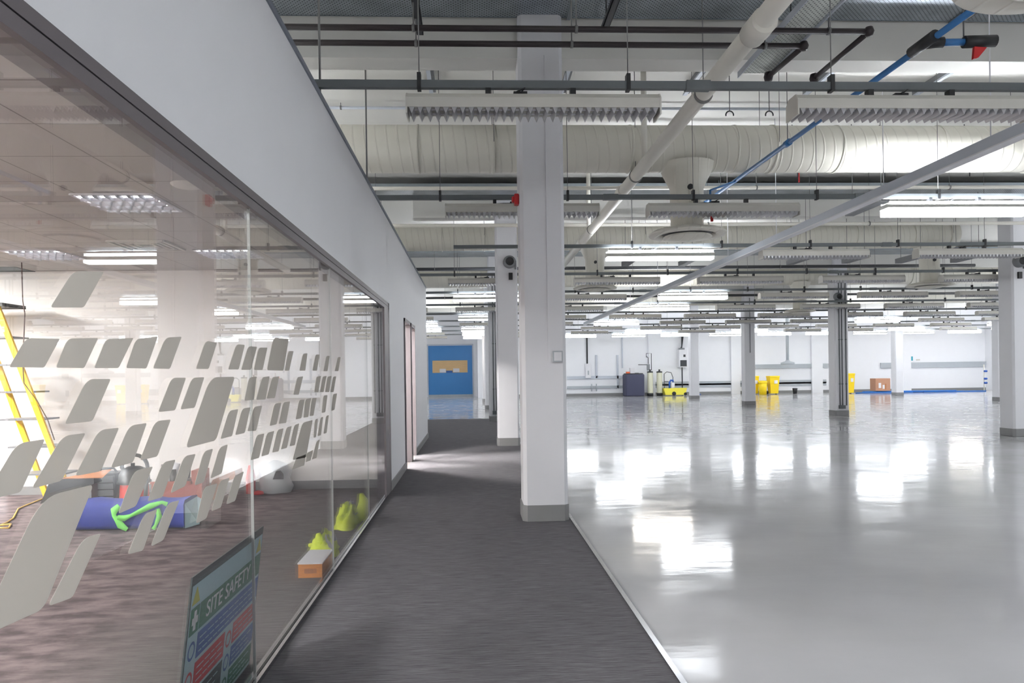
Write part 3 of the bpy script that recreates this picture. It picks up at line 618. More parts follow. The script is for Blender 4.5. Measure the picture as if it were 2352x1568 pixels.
# its trunking and switch
a, b = at(1259, 832, y=Y0), at(1286, 832, y=Y0)
part('cable_trunking', B((a.x, Y0-.022, a.z), (b.x+.03, Y0, 4.68)), 'column_paint', c1)
a, b = at(1269, 806, y=Y0-.03), at(1292, 831, y=Y0-.03)
sw = part('switch_box', B((a.x, Y0-.06, b.z), (b.x, Y0-.022, a.z)), 'wall_grey', c1, bevel=.004); part('switch_plate', B((a.x+.012, Y0-.064, b.z+.012), (b.x-.012, Y0-.06, a.z-.012)), 'column_paint', sw)
column(X1, Y0+S, 'second white column along the carpet edge, behind the nearest one')
column(X1, Y0+2*S, 'third column along the corridor, with thin grey pipes on its face', 3)
column(X1, Y0+3*S, 'fourth white column along the corridor, before the blue door')
column(X1, Y0+4*S, 'fifth and farthest white column along the corridor')
column(X2, Y0+S, 'large white column cut by the right edge of the picture')
column(X2, Y0+2*S, 'white column with grey conduits down its face, right of centre', 3)
c_ = column(X2, Y0+3*S, 'white column just left of the yellow wheeled bins')
part('conduit', MB().tube([(X2+.22, Y0+3*S-.02, 2.2), (X2+.22, Y0+3*S-.02, 4.5)], .012, 8), 'trunk_grey', c_)
column(X2, Y0+4*S, 'far white column beside the yellow tub and wall boiler')
column(X3, Y0+4*S, 'far white column beside the cardboard box')
column(X3, Y0+3*S, 'far right white column half hidden by the large column')
# beacon + detectors on columns
c = at(1178, 487, x=X1-.03); 
bz = thing('fire_beacon', (X1, c.y, c.z), 'red fire alarm sounder on the left side of the nearest column', 'alarm')
part('beacon_body', B((X1-.05, Y0+.1, c.z-.055), (X1-.0, Y0+.2, c.z+.055)), 'red', bz, bevel=.012); part('beacon_lens', B((X1-.075, Y0+.115, c.z-.03), (X1-.05, Y0+.185, c.z+.03)), 'red', bz, bevel=.01)
def sounder(x, y, z, label):
    t = thing('wall_speaker', (x, y, z), label, 'speaker', 'round speakers on the columns')
    rot = lambda p: (x+p[0], y-p[2], z+p[1])
    def ring(prof, n=24):
        vs = [rot((r*math.cos(2*math.pi*k/n), r*math.sin(2*math.pi*k/n), d)) for r, d in prof for k in range(n)]
        return MB().add(vs, [(i*n+k, i*n+(k+1) % n, (i+1)*n+(k+1) % n, (i+1)*n+k) for i in range(len(prof)-1) for k in range(n)], True)
    part('housing', ring([(.13, 0), (.13, .06), (.11, .13), (.085, .14)]), 'box_grey', t); part('cone', ring([(.085, .14), (.05, .11), (0, .10)]), 'black_plastic', t)
    part('bracket', B((x+.10, y-.05, z-.15), (x+.135, y, z+.02)), 'box_grey', t); part('junction_box', B((x-.02, y-.04, z-.36), (x+.06, y, z-.22)), 'black_plastic', t)
sounder(.78, Y0+S, 3.76, 'round grey speaker on the second column along the corridor')
sounder(X2+.13, Y0+S, 3.7, 'round grey speaker on the large column at the right picture edge')
sounder(X2+.1, Y0+2*S, 3.75, 'round grey speaker on the column with grey conduits')

# ------------------------------------------------------------------ suspended lighting rows
TY = [5.306+3.40*k for k in range(11)]; TZ = 3.6
ROWN = ['nearest'] + ORD[1:]
LX0, LP, LL = -.49, 2.70, 1.82
def rtop(y):
    return next((5.085 for k in range(-1, 5) if 7.36+k*S-.94 < y < 7.36+k*S), 4.70 if any(7.39+k*S < y < 7.71+k*S for k in range(-1, 5)) else CZ)
def fitting(lit, m_='lamp_cool'):
    t = thing('light_fitting', (0, 0, 3.36), '', 'light fitting')
    L = LL; z = 3.36
    if not lit:
        part('housing', MB().prism([(-.10, z+.045), (.10, z+.045), (.10, z+.115), (.06, z+.155), (-.06, z+.155), (-.10, z+.115)], 0, 0, L), 'fitting_white', t)
        part('end_cap', MB().prism([(-.102, z+.0), (.102, z+.0), (.102, z+.117), (.062, z+.157), (-.062, z+.157), (-.102, z+.117)], 0, -.012, 0), 'fitting_white', t)
        part('end_cap', MB().prism([(-.102, z+.0), (.102, z+.0), (.102, z+.117), (.062, z+.157), (-.062, z+.157), (-.102, z+.117)], 0, L, L+.012), 'fitting_white', t)
        lv = MB()
        for k in range(30):
            x = .03+k*(L-.06)/29; lv.prism([(x-.020, z+.045), (x+.020, z+.045), (x+.002, z+.002), (x-.002, z+.002)], 1, -.095, .095)
        part('louvre', lv, 'louvre_metal', t)
        part('lamp_tube', MB().tube([(.03, -.045, z+.05), (L-.03, -.045, z+.05)], .013, 8).tube([(.03, .045, z+.05), (L-.03, .045, z+.05)], .013, 8), 'paper_white', t)
    elif m_ == 'lamp_dim':
        part('housing', MB().prism([(-.10, z+.05), (.10, z+.05), (.10, z+.105), (.085, z+.112), (-.085, z+.112), (-.10, z+.105)], 0, 0, L), 'fitting_white', t)
        part('diffuser', MB().prism([(-.09, z+.0), (.09, z+.0), (.098, z+.05), (-.098, z+.05)], 0, .01, L-.01), m_, t, 'softly glowing white lamp')
        part('side_strip', B((.02, -.092, z+.113), (L-.02, -.086, z+.156)), m_, t, 'softly glowing edge strip'); part('side_strip', B((.02, .086, z+.113), (L-.02, .092, z+.156)), m_, t, 'softly glowing edge strip')
        part('uplight_strip', B((.03, -.083, z+.140), (L-.03, .083, z+.143)), 'lamp_up', t, 'glowing white lamp')
    else:
        part('housing', MB().prism([(-.10, z+.085), (.10, z+.085), (.10, z+.12), (.07, z+.135), (-.07, z+.135), (-.10, z+.12)], 0, 0, L), 'fitting_white', t)
        part('diffuser', MB().prism([(-.09, z+.0), (.09, z+.0), (.098, z+.085), (-.098, z+.085)], 0, .01, L-.01), m_, t, 'glowing white lamp')
        part('side_strip', B((.02, -.092, z+.134), (L-.02, -.086, z+.160)), m_, t, 'glowing white edge strip'); part('side_strip', B((.02, .086, z+.134), (L-.02, .092, z+.160)), m_, t, 'glowing white edge strip')
        part('uplight_strip', B((.03, -.083, z+.146), (L-.03, .083, z+.149)), 'lamp_up', t, 'glowing white lamp')
    for x in (.58, L-.62):
        part('hanger_clip', B((x-.02, -.03, z+.155), (x+.02, .03, 3.571)), 'black_plastic', t)
    part('flex_plug', MB().box((L*.42, -.03, z+.158), (L*.42+.10, .02, z+.185)).tube([(L*.42, 0, z+.17), (L*.42-.08, .0, z+.17), (L*.42-.16, -.01, z+.162)], .006, 6).tube([(L*.42+.05, 0, z+.18), (L*.42+.08, -.05, z+.20), (L*.42+.02, -.07, z+.165)], .006, 6), 'black_plastic', t)
    return t
LIT = {(1, 2): 'c', (2, 1): 'd', (4, 2): 'c', (4, 0): 'd', (5, 2): 'w', (7, 2): 'c', (7, 6): 'c', (10, 6): 'c', (10, 2): 'c', (10, 3): 'd', (10, 4): 'd', (10, 5): 'd',
       (10, 8): 'd', (10, 9): 'd', (10, 10): 'w', (6, 0): 'd', (8, 0): 'd', (9, 0): 'w', (10, 0): 'c', (7, -1): 'c', (8, -1): 'c', (9, 8): 'c', (6, 8): 'c', (4, 6): 'c', (2, 5): 'c', (8, 9): 'c'}  # includes a few off-frame fittings lit to add hall light
DX = {(0, 0): .05, (0, 1): .2, (1, 0): .2, (1, 1): -.06, (2, 1): .05, (1, 2): .16}
EXTRA = [(5.306, -2), (8.706, -2), (12.106, -2)]+[(-1.5, n) for n in (0, 4)]+[(-4.9, n) for n in (2, 5)]+[(1.9, n) for n in (1, 4)]+[(5.306, n) for n in (5,)]+[(8.706, n) for n in (4, 6)]+[(12.106, n) for n in (6, 8)]+[(18.906, 6), (18.906, 9), (22.306, 7), (22.306, 10), (25.7, 8), (25.7, 10), (29.1, 9), (29.1, 10), (32.5, 10), (35.9, 10), (35.9, 11), (39.3, 11), (22.306, -3), (29.1, -3), (35.9, -3), (39.3, -3), (39.3, 7), (39.3, 4), (35.9, 3), (35.9, 5), (32.5, 11), (32.5, -3), (29.1, 11), (25.7, 9)]  # fittings lit only to brighten the hall, most of them out of view
for y, n in list(EXTRA):
    if y > 5 and n >= 0: LIT[(round((y-5.306)/3.4), n)] = 'c'; EXTRA.remove((y, n))
protos = {}
for k, y in enumerate(TY):
    vis = []
    for n in range(-1, 12):
        x = LX0+LP*n
        if n == -1 and y < YE+1: continue
        if (k, n) == (2, 0): continue
        if x > .80*y+.8 and (k, n) not in LIT: continue
        if x+LL > XR-.3: continue
        vis.append(n)
    for q, n in enumerate(vis):
        kind = LIT.get((k, n), 'u'); x = LX0+LP*n+DX.get((k, n), 0)
        lab = '%s fluorescent fitting on the %s rail from the camera, %s from the left' % ({'u': 'unlit louvred', 'c': 'glowing white', 'w': 'glowing warm white', 'd': 'softly glowing'}[kind], ROWN[k], ORD[q])
        grp = 'suspended fluorescent fittings'
        if kind not in protos:
            p = fitting(kind != 'u', {'w': 'lamp_warm', 'd': 'lamp_dim'}.get(kind, 'lamp_cool')); p.location = (x, y, 3.36); p['label'] = lab; p['group'] = grp; protos[kind] = p
        else: dup(protos[kind], (x, y, 3.36), lab, grp)
# unseen lamps added to the rows to brighten the hall, outside the frame
for i, (y, n) in enumerate(EXTRA):
    x = LX0+LP*n
    dup(protos['c'], (x, y, 3.36), 'added glowing white fluorescent fitting outside the picture, %.0f metres along a row' % (x+9), 'lit fittings added outside the frame')
for y in (-4.9, -1.5, 1.9):
    t = thing('lighting_rail', (-.6, y, 3.57), 'grey lighting rail behind or over the camera at %.1f metres' % y, 'lighting rail', 'lighting rails')
    part('rail', B((-.6, y-.022, 3.572), (24, y+.022, 3.628)), 'trunk_grey', t)
    for x in range(0, 24, 3): part('hanger_rod', MB().tube([(x, y, 3.62), (x, y, CZ)], .004, 6), 'rod', t)
# rails
for k, y in enumerate(TY):
    xa = -2.6 if k < 2 else -.29 if k == 2 else -2.6 if y < YE else -6
    xb = min(XR-.2, .85*y+2.5)
    t = thing('lighting_rail', (xa, y, 3.57), '%s grey lighting rail hung across the hall, counting from the camera' % ROWN[k].capitalize().lower(), 'lighting rail', 'lighting rails')
    xm = 4.4
    part('rail', B((xa, y-.022, 3.572), (xb, y+.022, 3.628)), 'trunk_grey', t)
    x = xa+1.1
    while x < xb: part('coupler', B((x, y-.03, 3.566), (x+.18, y+.03, 3.634)), 'trunk_grey', t); x += 3.1
    x = -.36-1.53*(2 if xa < -2 else 0); x += 1.53 if x < xa else 0
    while x < xb-.1:
        hr = part('hanger_rod', MB().tube([(x, y, 3.62), (x, y, rtop(y))], .004, 6), 'rod', t)
        part('rail_clamp', B((x-.014, y-.032, 3.56), (x+.014, y+.032, 3.68)), 'black_plastic', hr)
        x += 1.53 if y < 22 else 3.06
# lengthwise white trunking
xt = 4.66; zt = 3.44
t = thing('cable_trunking', (xt, 20, zt), 'long white cable trunking running away from the upper right below the rails', 'trunking')
part('channel', B((xt-.045, 4.0, zt), (xt+.045, 30, zt+.10)), 'trunk_white', t)
part('lip', B((xt-.055, 4.0, zt-.012), (xt+.055, 30, zt)), 'paper_white', t)
for y in (6.3, 8.0, 10.9, 13, 18.0, 21.2, 25, 28.6): part('hanger_rod', MB().tube([(xt, y, zt+.1), (xt, y, rtop(y))], .006, 6), 'paper_white', t)
# ------------------------------------------------------------------ ducts and diffusers
def duct(y, z, r, xa, xb, label, arms, dz=3.19, cap=False):
    t = thing('air_duct', (xa, y, z), label, 'air duct', 'round white ducts')
    n = int((xb-xa)/1.2); m = MB()
    m.tube([(xa, y, z), (xb, y, z)], r, 36)
    d = part('duct_barrel', m, 'duct_white', t)
    x = xa+.6
    while x < xb: part('seam_ring', MB().tube([(x-.012, y, z), (x+.012, y, z)], r+.008, 36), 'duct_white', t); x += 1.35
    for ax in arms:
        pr_ = [(r*1.0, z-dz-.12), (.36, z-dz-r*.75), (.27, z-r-dz-.10), (.215, z-r-dz-.22), (.205, .30), (.205, .16)]
        pr_ = [(.36, z-dz-r*.70), (.29, z-dz-r-.06), (.215, z-dz-r-.22), (.208, .14)]
        br = part('branch_duct', MB().lathe(pr_, (ax, y, dz), 32), 'duct_white', t)
        part('damper_knob', MB().tube([(ax-.02, y-.20, dz+.62), (ax-.02, y-.24, dz+.62)], .035, 10), 'black_plastic', br)
        part('diffuser_dish', MB().lathe([(.208, .15), (.30, .13), (.44, .10), (.50, .065), (.49, .045), (.36, .04), (.345, .09)], (ax, y, dz), 40), 'duct_white', t)
        part('diffuser_cone', MB().lathe([(.30, .035), (.315, .02), (.29, .015), (.24, .0), (.12, -.012), (0, -.015)], (ax, y, dz), 36), 'duct_white', t)
        part('diffuser_throat', MB().lathe([(.345, .085), (.2, .1), (0, .1)], (ax, y, dz), 28), 'box_grey', t)
    for x in [a for a in (0.3, 3.9, 7.4, 11, 14.5, 18, 22) if xa+.3 < a < xb]:
        hp = part('hanger_band', MB().tube([(x-.015, y, z), (x+.015, y, z)], r+.012, 30), 'duct_white', t)
        part('hanger_rod', MB().tube([(x, y-r-.02, z), (x, y-r-.02, CZ)], .004, 6), 'rod', t); part('hanger_rod', MB().tube([(x, y+r+.02, z), (x, y+r+.02, CZ)], .004, 6), 'rod', t)
duct(2.95, 4.42, .29, -2.6, 6, 'large round white duct almost out of frame above the camera', (2.60,), dz=3.17)
duct(9.3, 4.36, .295, -2.6, 12, 'nearest large round white duct crossing behind the first column', (2.80,), dz=3.20)
duct(16.4, 4.55, .295, -2.6, 11.2, 'second round white duct across the hall, ending at a rounded cap', (2.80, 10.62), dz=3.33)
duct(23.5, 4.55, .295, -5, 22, 'third round white duct across the hall from the camera', (10.8,), dz=3.33)
duct(30.6, 4.55, .295, -5, 26, 'fourth round white duct across the hall from the camera', (), dz=3.33)
# wide perforated trays beside each beam
for k in range(-1, 5):
    y = 7.36+k*S; t = thing('perforated_cable_tray', (0, y-.5, 5.09), 'wide perforated galvanised tray under the ceiling, %s bay from the camera' % (['overhead', 'nearest', 'second', 'third', 'fourth', 'fifth'][k+1]), 'cable tray', 'perforated galvanised trays')
    part('tray_base', B((-2.6 if y < YE else -8, y-.92, 5.09), (XR-.2, y-.02, 5.10)), 'galv_perforated', t); part('tray_flange', B((-2.6 if y < YE else -8, y-.03, 5.085), (XR-.2, y-.02, 5.15)).box((-2.6 if y < YE else -8, y-.93, 5.085), (XR-.2, y-.92, 5.15)), 'galv_plain', t)
    rods = MB()
    part('support_bracket', MB().box((1.0, y-.95, 5.075), (1.04, y, 5.09)).box((5.0, y-.95, 5.075), (5.04, y, 5.09)).box((1.0, y-.5, 5.1), (1.02, y-.48, CZ)).box((5.0, y-.5, 5.1), (5.02, y-.48, CZ)), 'galv_plain', t)
# white lengthwise perforated tray
t = thing('white_cable_tray', (2.4, 6, 4.42), 'white perforated cable tray running lengthwise beside the big white pipe', 'cable tray')
a = at(1700, 168, z=4.42); b = at(1760, 170, z=4.42); x0_, x1_, ye = a.x, b.x+.02, a.y
part('tray_base', B((x0_, 3.6, 4.42), (x1_, ye, 4.428)), 'white_perforated', t); part('tray_flange', B((x0_-.008, 3.6, 4.39), (x0_, ye+.05, 4.45)).box((x1_, 3.6, 4.39), (x1_+.008, ye+.05, 4.45)), 'trunk_white', t)
part('hanger_rod', MB().tube([((x0_+x1_)/2, 5.2, 4.42), ((x0_+x1_)/2, 5.2, CZ)], .005, 6).tube([((x0_+x1_)/2, 3.9, 4.42), ((x0_+x1_)/2, 3.9, CZ)], .005, 6), 'rod', t)
# ------------------------------------------------------------------ pipes
def dpipe(yp, z, uend, vend_y, label, other):
    t = thing('dark_pipe', (0, yp, z), label, 'pipe', 'dark sprinkler pipes')
    p = at(uend, vend_y, y=yp); xe = p.x; q = at(*other, z=z)
    part('pipe_run', MB().tube([(-2.6, yp, z), (xe, yp, z)], .025, 12), 'pipe_dark', t)
    part('pipe_return', MB().tube([(xe, yp, z), (q.x, q.y, z)], .024, 12), 'pipe_dark', t)
    part('elbow', MB().lathe([(0, -.04), (.03, -.036), (.042, 0), (.03, .036), (0, .04)], (xe, yp, z), 14), 'pipe_dark', t)
    part('end_cap', MB().lathe([(0, -.045), (.036, -.04), (.045, 0), (.036, .04), (0, .045)], (q.x, q.y, z), 14), 'pipe_dark', t)
    for x in (-.45, .9, xe-.35):
        part('pipe_clip', MB().tube([(x-.012, yp, z), (x+.012, yp, z)], .032, 10).tube([(x, yp, z+.03), (x, yp, CZ)], .006, 6), 'rod', t)
dpipe(6.02, 4.35, 1996, 62, 'upper dark pipe across the top of the view, bending back at its right end', (1870, 180))
dpipe(6.30, 4.35, 1846, 88, 'lower of the two dark pipes at the top, bending back at its right end', (1765, 176))
def struts(u, v0_, z, y0_, y1_, label):
    p = at(u, v0_, z=z); x = p.x
    t = thing('strut_channel', (x, (y0_+y1_)/2, z), label, 'strut', 'black hanging struts')
    part('channel', B((x-.03, y0_, z), (x+.03, y1_, z+.008)).box((x-.03, y0_, z), (x-.024, y1_, z+.05)).box((x+.024, y0_, z), (x+.03, y1_, z+.05)), 'pipe_black', t)
    part('drop_rod', MB().tube([(x, y1_-.1, z+.02), (x, y1_-.1, CZ)], .007, 6).tube([(x, y0_+.1, z+.02), (x, y0_+.1, CZ)], .007, 6), 'pipe_black', t)
struts(962, 60, 4.56, 5.3, 6.6, 'short black strut with drop rods above the left end of the first rail')
struts(1397, 50, 4.56, 5.2, 6.5, 'short black strut above the dark pipes near the top centre')
struts(1822, 45, 4.56, 5.0, 6.4, 'short black strut beside the bend of the big white pipe')
struts(2195, 60, 4.25, 4.2, 5.6, 'dark strut alongside the blue pipe at the upper right')
# white drain pipe
xw, zw = 2.09, 3.96
t = thing('white_pipe', (xw, 10, zw), 'thick white pipe running away from the top right to behind the column', 'pipe')
part('pipe_run', MB().tube([(xw, 3.4, zw+.02), (xw, 17, zw-.02)], .075, 20), 'pipe_white', t)
for y, r in ((5.15, .095), (9.9, .088), (13.6, .088)): part('socket', MB().tube([(xw, y-.12, zw), (xw, y+.12, zw)], r, 20), 'pipe_white', t)
for y in (6.4, 9.1, 12.5): part('pipe_clip', MB().tube([(xw, y-.012, zw), (xw, y+.012, zw)], .084, 20).tube([(xw, y, zw+.08), (xw, y, CZ)], .005, 6), 'rod', t)
part('branch_pipe', MB().tube([(xw, 8.62, zw+.02), (xw, 8.62, CZ)], .035, 12), 'pipe_white', t)
part('branch_pipe', MB().tube([(xw, 12.8, zw+.02), (xw, 12.8, CZ)], .035, 12), 'pipe_white', t)
# blue compressed air line
zb = 4.03; pa, pb = at(1988, 195, z=zb), at(1662, 438, z=zb); xb_ = (pa.x+pb.x)/2
t = thing('blue_air_pipe', (xb_, 7, zb), 'slim blue air pipe with a black valve fitting running away from upper right', 'pipe')
part('pipe_run', MB().tube([(xb_+.03, 3.6, zb), (xb_-.02, 11.0, zb)], .026, 14), 'pipe_blue', t)
yv = at(2125, 100, z=zb).y
part('tee_fitting', MB().tube([(xb_, yv-.14, zb), (xb_, yv+.16, zb)], .045, 14).tube([(xb_, yv, zb), (xb_+.14, yv-.02, zb)], .042, 14), 'black_plastic', t)
part('branch_pipe', MB().tube([(xb_+.12, yv-.02, zb), (xb_+.33, yv-.03, zb)], .027, 12), 'pipe_blue', t)
vp = part('valve', MB().tube([(xb_+.30, yv-.03, zb), (xb_+.54, yv-.05, zb)], .045, 14, radii=[.046, .046]), 'black_plastic', t)
part('valve_lever', MB().prism([(xb_+.37, zb-.045), (xb_+.47, zb-.05), (xb_+.40, zb-.13), (xb_+.36, zb-.14)], 1, yv-.055, yv-.03), 'red', vp, 'red lever')
part('joint_collar', MB().tube([(xb_, 7.95, zb), (xb_, 8.05, zb)], .038, 14), 'pipe_blue', t)
part('hanger_rod', MB().tube([(xb_+.30, yv-.03, zb+.03), (xb_+.30, yv-.03, CZ)], .006, 6).tube([(xb_, 8.0, zb+.02), (xb_, 8.0, CZ)], .005, 6), 'rod', t)
t = thing('air_valve', (2.9, 8.95, 3.35), 'small blue and black air valve with a red lever under the second rail', 'valve')
a = at(1632, 492, y=9.0)
part('valve_body', MB().tube([(a.x-.10, 9.0, a.z), (a.x+.12, 9.0, a.z)], .028, 10), 'black_plastic', t); part('blue_stub', MB().tube([(a.x-.16, 9.0, a.z), (a.x-.08, 9.0, a.z)], .022, 10), 'pipe_blue', t)
part('lever', B((a.x, 8.985, a.z-.09), (a.x+.03, 9.01, a.z)), 'red', t); part('feed_pipe', MB().tube([(a.x, 9.0, a.z+.02), (a.x, 9.0, a.z+.3), (xb_, 9.6, zb)], .014, 8), 'pipe_blue', t)
# cross pipes further back
def xpipe(y, z, r, xa, xb, m_, label):
    t = thing('cross_pipe', (xa, y, z), label, 'pipe', 'pipes crossing the hall')
    part('pipe_run', MB().tube([(xa, y, z), (xb, y, z)], r, 12), m_, t)
    for x in [xa+.8+3.2*i for i in range(int((xb-xa)/3.2))]: part('pipe_hanger', MB().tube([(x-.01, y, z), (x+.01, y, z)], r+.01, 10).tube([(x, y, z), (x, y, CZ)], .004, 6), 'rod', t)
xpipe(11.5, 4.42, .03, -2.6, 11, 'pipe_white', 'thin white pipe just beyond the nearest round duct')
xpipe(13.9, 4.32, .035, -2.6, 11.5, 'pipe_white', 'white pipe across the hall between the third and fourth rails')
xpipe(19.9, 4.35, .045, -5, 14.2, 'pipe_black', 'long black pipe between the fifth and sixth rails')
xpipe(27.0, 4.3, .045, -5, 20, 'pipe_black', 'long black pipe between the seventh and eighth rails')
xpipe(34.3, 4.3, .045, -5, 26, 'pipe_black', 'farthest long black pipe across the hall')
xpipe(10.3, 5.25, .02, -2.6, 9, 'trunk_white', 'thin white conduit on the ceiling above the nearest duct')
# sloping grey boxes hanging under the ceiling
def hbox(u, v, z, L, label, w_=.07):
    p = at(u, v, z=z); t = thing('wireway_box', (p.x, p.y, z), label, 'box', 'short grey boxes hung lengthwise')
    part('box_body', B((p.x-w_, p.y, z), (p.x+w_, p.y+L, z+.10)), 'box_grey', t); part('end_plate', B((p.x-w_+.01, p.y-.006, z+.01), (p.x+w_-.01, p.y, z+.09)), 'black_plastic', t)
    part('drop_rod', MB().tube([(p.x, p.y+.1, z+.1), (p.x, p.y+.1, rtop(p.y+.1))], .005, 6).tube([(p.x, p.y+L-.1, z+.1), (p.x, p.y+L-.1, rtop(p.y+L-.1))], .005, 6), 'rod', t)
hbox(2033, 462, 3.9, 1.0, 'grey box left of the bright fitting on the second rail')
hbox(1456, 597, 3.75, .9, 'grey box left of centre above the fourth rail')
hbox(1594, 597, 3.75, .9, 'grey box at centre above the fourth rail, right of its neighbour')
hbox(1857, 594, 3.75, .9, 'grey box just left of the conduit column above the fourth rail')
hbox(1992, 590, 3.75, .9, 'grey box just right of the conduit column above the fourth rail')
hbox(2122, 590, 3.75, .9, 'grey box left of the right-hand duct drop above the fourth rail')
hbox(2256, 588, 3.75, .9, 'grey box near the large right column above the fourth rail')
# black brackets under the ceiling, and slots
def gantry(u, v, z, label):
    p = at(u, v, z=z); t = thing('bracket_frame', (p.x, p.y, z), label, 'bracket', 'small black brackets under the ceiling')
    part('arm', MB().tube([(p.x-.28, p.y, z), (p.x+.02, p.y, z+.02)], .01, 6).tube([(p.x-.02, p.y, z-.1), (p.x-.02, p.y, z+.12)], .01, 6).tube([(p.x-.1, p.y, z+.0), (p.x-.1, p.y, CZ)], .006, 6), 'pipe_black', t)
    return p, t
p, t = gantry(1835, 392, 4.6, 'black bracket holding a red tag right of the blue pipe')
part('red_tag', MB().tube([(p.x+.0, p.y, 4.68), (p.x, p.y, 4.42)], .012, 6), 'red', t, 'red hanging tag')
gantry(2035, 392, 4.6, 'black bracket above the white trunking'); gantry(2230, 390, 4.6, 'black bracket farthest right above the lit fitting')
for i, (u, v) in enumerate(((986, 150), (1314, 152), (1626, 155), (1925, 160), (2200, 162))):
    p = at(u, v, z=5.22); t = thing('ceiling_batten', (p.x, p.y, 5.22), '%s short ceiling batten from the left beyond the first beam' % ORD[i], 'batten', 'short ceiling battens')
    part('batten_body', B((p.x-.035, p.y-.9, 5.24), (p.x+.035, p.y+.9, CZ)), 'box_grey', t); part('batten_cover', B((p.x-.05, p.y-.9, 5.215), (p.x+.0, p.y+.9, 5.24)), 'trunk_white', t)
for i, (u, v, u2, v2) in enumerate(((735, 215, 730, 0), (843, 425, 838, 103))):
    p = at(u, v, z=ZT+.04); x = XP-.03
    p = at(u, v, x=x); 
    t = MB().tube([(x, p.y, ZT+.03), (x, p.y, CZ)], .009, 8).build('support_rod', 'rod'); tag(t, '%s thin steel rod rising from the top of the glazed partition' % ('nearer' if i == 0 else 'farther'), 'rod', 'rods on the partition top')
# loose hooks hanging
for i, (u, v) in enumerate(((1676, 262), (1767, 262))):
    p = at(u, v, y=8.2); t = thing('hanging_hook', (p.x, 8.2, p.z), '%s of two empty pipe hooks hanging before the nearest duct' % ('left' if i == 0 else 'right'), 'hook', 'empty pipe hooks')
    part('drop_rod', MB().tube([(p.x, 8.2, p.z+.03), (p.x, 8.2, CZ)], .006, 6), 'rod', t)
    part('hook', MB().tube([(p.x+.045*math.cos(a), 8.2, p.z-.01+.045*math.sin(a)) for a in [k*.45-.2 for k in range(9)]], .008, 6), 'pipe_black', t)

# ------------------------------------------------------------------ blue roller door at the corridor end
YD = 46.5
t = bpy.data.objects.new('door_3', None); COL.objects.link(t); t.location = (-1.4, YD, 0); t['_w'] = (-1.4, YD, 0); t['kind'] = 'structure'
w_ = at(1085, 850, y=YD).x; l_ = at(984, 850, y=YD).x; zt_ = at(1035, 793, y=YD).z
a, b = at(993, 828, y=YD), at(1074, 855, y=YD)
m = B((l_, YD+.02, .0), (w_, YD+.06, b.z)).box((l_, YD+.02, a.z), (w_, YD+.06, zt_)).box((l_, YD+.02, b.z), (a.x, YD+.06, a.z)).box((b.x, YD+.02, b.z), (w_, YD+.06, a.z))
part('curtain', m, 'door_blue', t); part('vision_panel', B((a.x, YD+.03, b.z), (b.x, YD+.05, a.z)), 'amber', t)
part('bottom_bar', B((l_, YD, .0), (w_, YD+.07, .16)), 'galv_plain', t)
part('door_frame', B((l_-.08, YD-.03, 0), (l_, YD+.05, zt_+.08)).box((w_, YD-.03, 0), (w_+.08, YD+.05, zt_+.08)).box((l_, YD-.03, zt_), (w_, YD+.05, zt_+.08)), 'trunk_white', t)
for u, v in ((1017, 851), (1048, 850)):
    p = at(u, v, y=YD); part('notice', B((p.x-.2, YD+.005, p.z-.12), (p.x+.2, YD+.02, p.z+.12)), 'paper_white', t)
p = at(1032, 853, y=YD); part('blue_notice', B((p.x-.2, YD+.008, p.z-.08), (p.x+.2, YD+.02, p.z+.06)), 'sign_blue', t)

# ------------------------------------------------------------------ along the far wall
YW = WALL_Y-.16
def wx(u, y=YW): return at(u, 880, y=y).x
def wz(v, u=1500, y=YW): return at(u, v, y=y).z+0.0
def wz0(v, u, y=YW): return max(.003, at(u, v, y=y).z)
def wall_run(name, u0_, v0_, u1_, v1_, m_, label, cat, d=.08):
    a, b = at(u0_, v0_, y=YW), at(u1_, v1_, y=YW)
    o = B((a.x, WALL_Y-d, max(.02, b.z)), (b.x, WALL_Y-.001, a.z)).build(name, m_); return tag(o, label, cat)
wall_run('wall_trunking', 1303, 864, 1438, 869, 'trunk_white', 'grey trunking along the far wall left of the dark tank', 'trunking')
wall_run('wall_trunking', 1303, 887, 1437, 891, 'wall_grey', 'lower grey trunking along the far wall left of the dark tank', 'trunking')
wall_run('wall_trunking', 1506, 882, 1900, 885, 'wall_grey', 'thin grey pipe run low on the far wall behind the yellow bins', 'trunking', .05)
wall_run('wall_trunking', 1506, 877, 1900, 880, 'wall_grey', 'upper of two thin grey pipes low on the far wall', 'trunking', .05)
wall_run('wall_trunking', 1720, 837, 1906, 844, 'wall_grey', 'wide grey trunking on the far wall above the yellow bins', 'trunking', .1)
wall_run('wall_trunking', 2025, 833, 2279, 842, 'wall_grey', 'wide grey trunking on the far wall above the blue pipes', 'trunking', .1)
wall_run('wall_duct', 1368, 815, 1373, 868, 'trunk_white', 'short upright grey trunking left of the dark tank', 'trunking')
wall_run('wall_duct', 1417, 815, 1422, 893, 'trunk_white', 'upright grey trunking closest to the dark tank', 'trunking')
wall_run('wall_duct', 1428, 770, 1432, 845, 'trunk_white', 'tall upright grey trunking above the dark tank', 'trunking')
wall_run('wall_duct', 1690, 768, 1693, 846, 'trunk_white', 'left upright pipe just left of the bins column', 'pipe')
wall_run('wall_duct', 1696, 768, 1700, 846, 'wall_grey', 'right upright pipe just left of the bins column', 'pipe')
wall_run('cable_drop', 1347, 775, 1351, 836, 'black_plastic', 'thick black cables dropping to the white wall unit', 'cable')
t = thing('wall_heater', (wx(1350), YW, 1), 'white unit on the far wall below the black cables', 'wall unit')
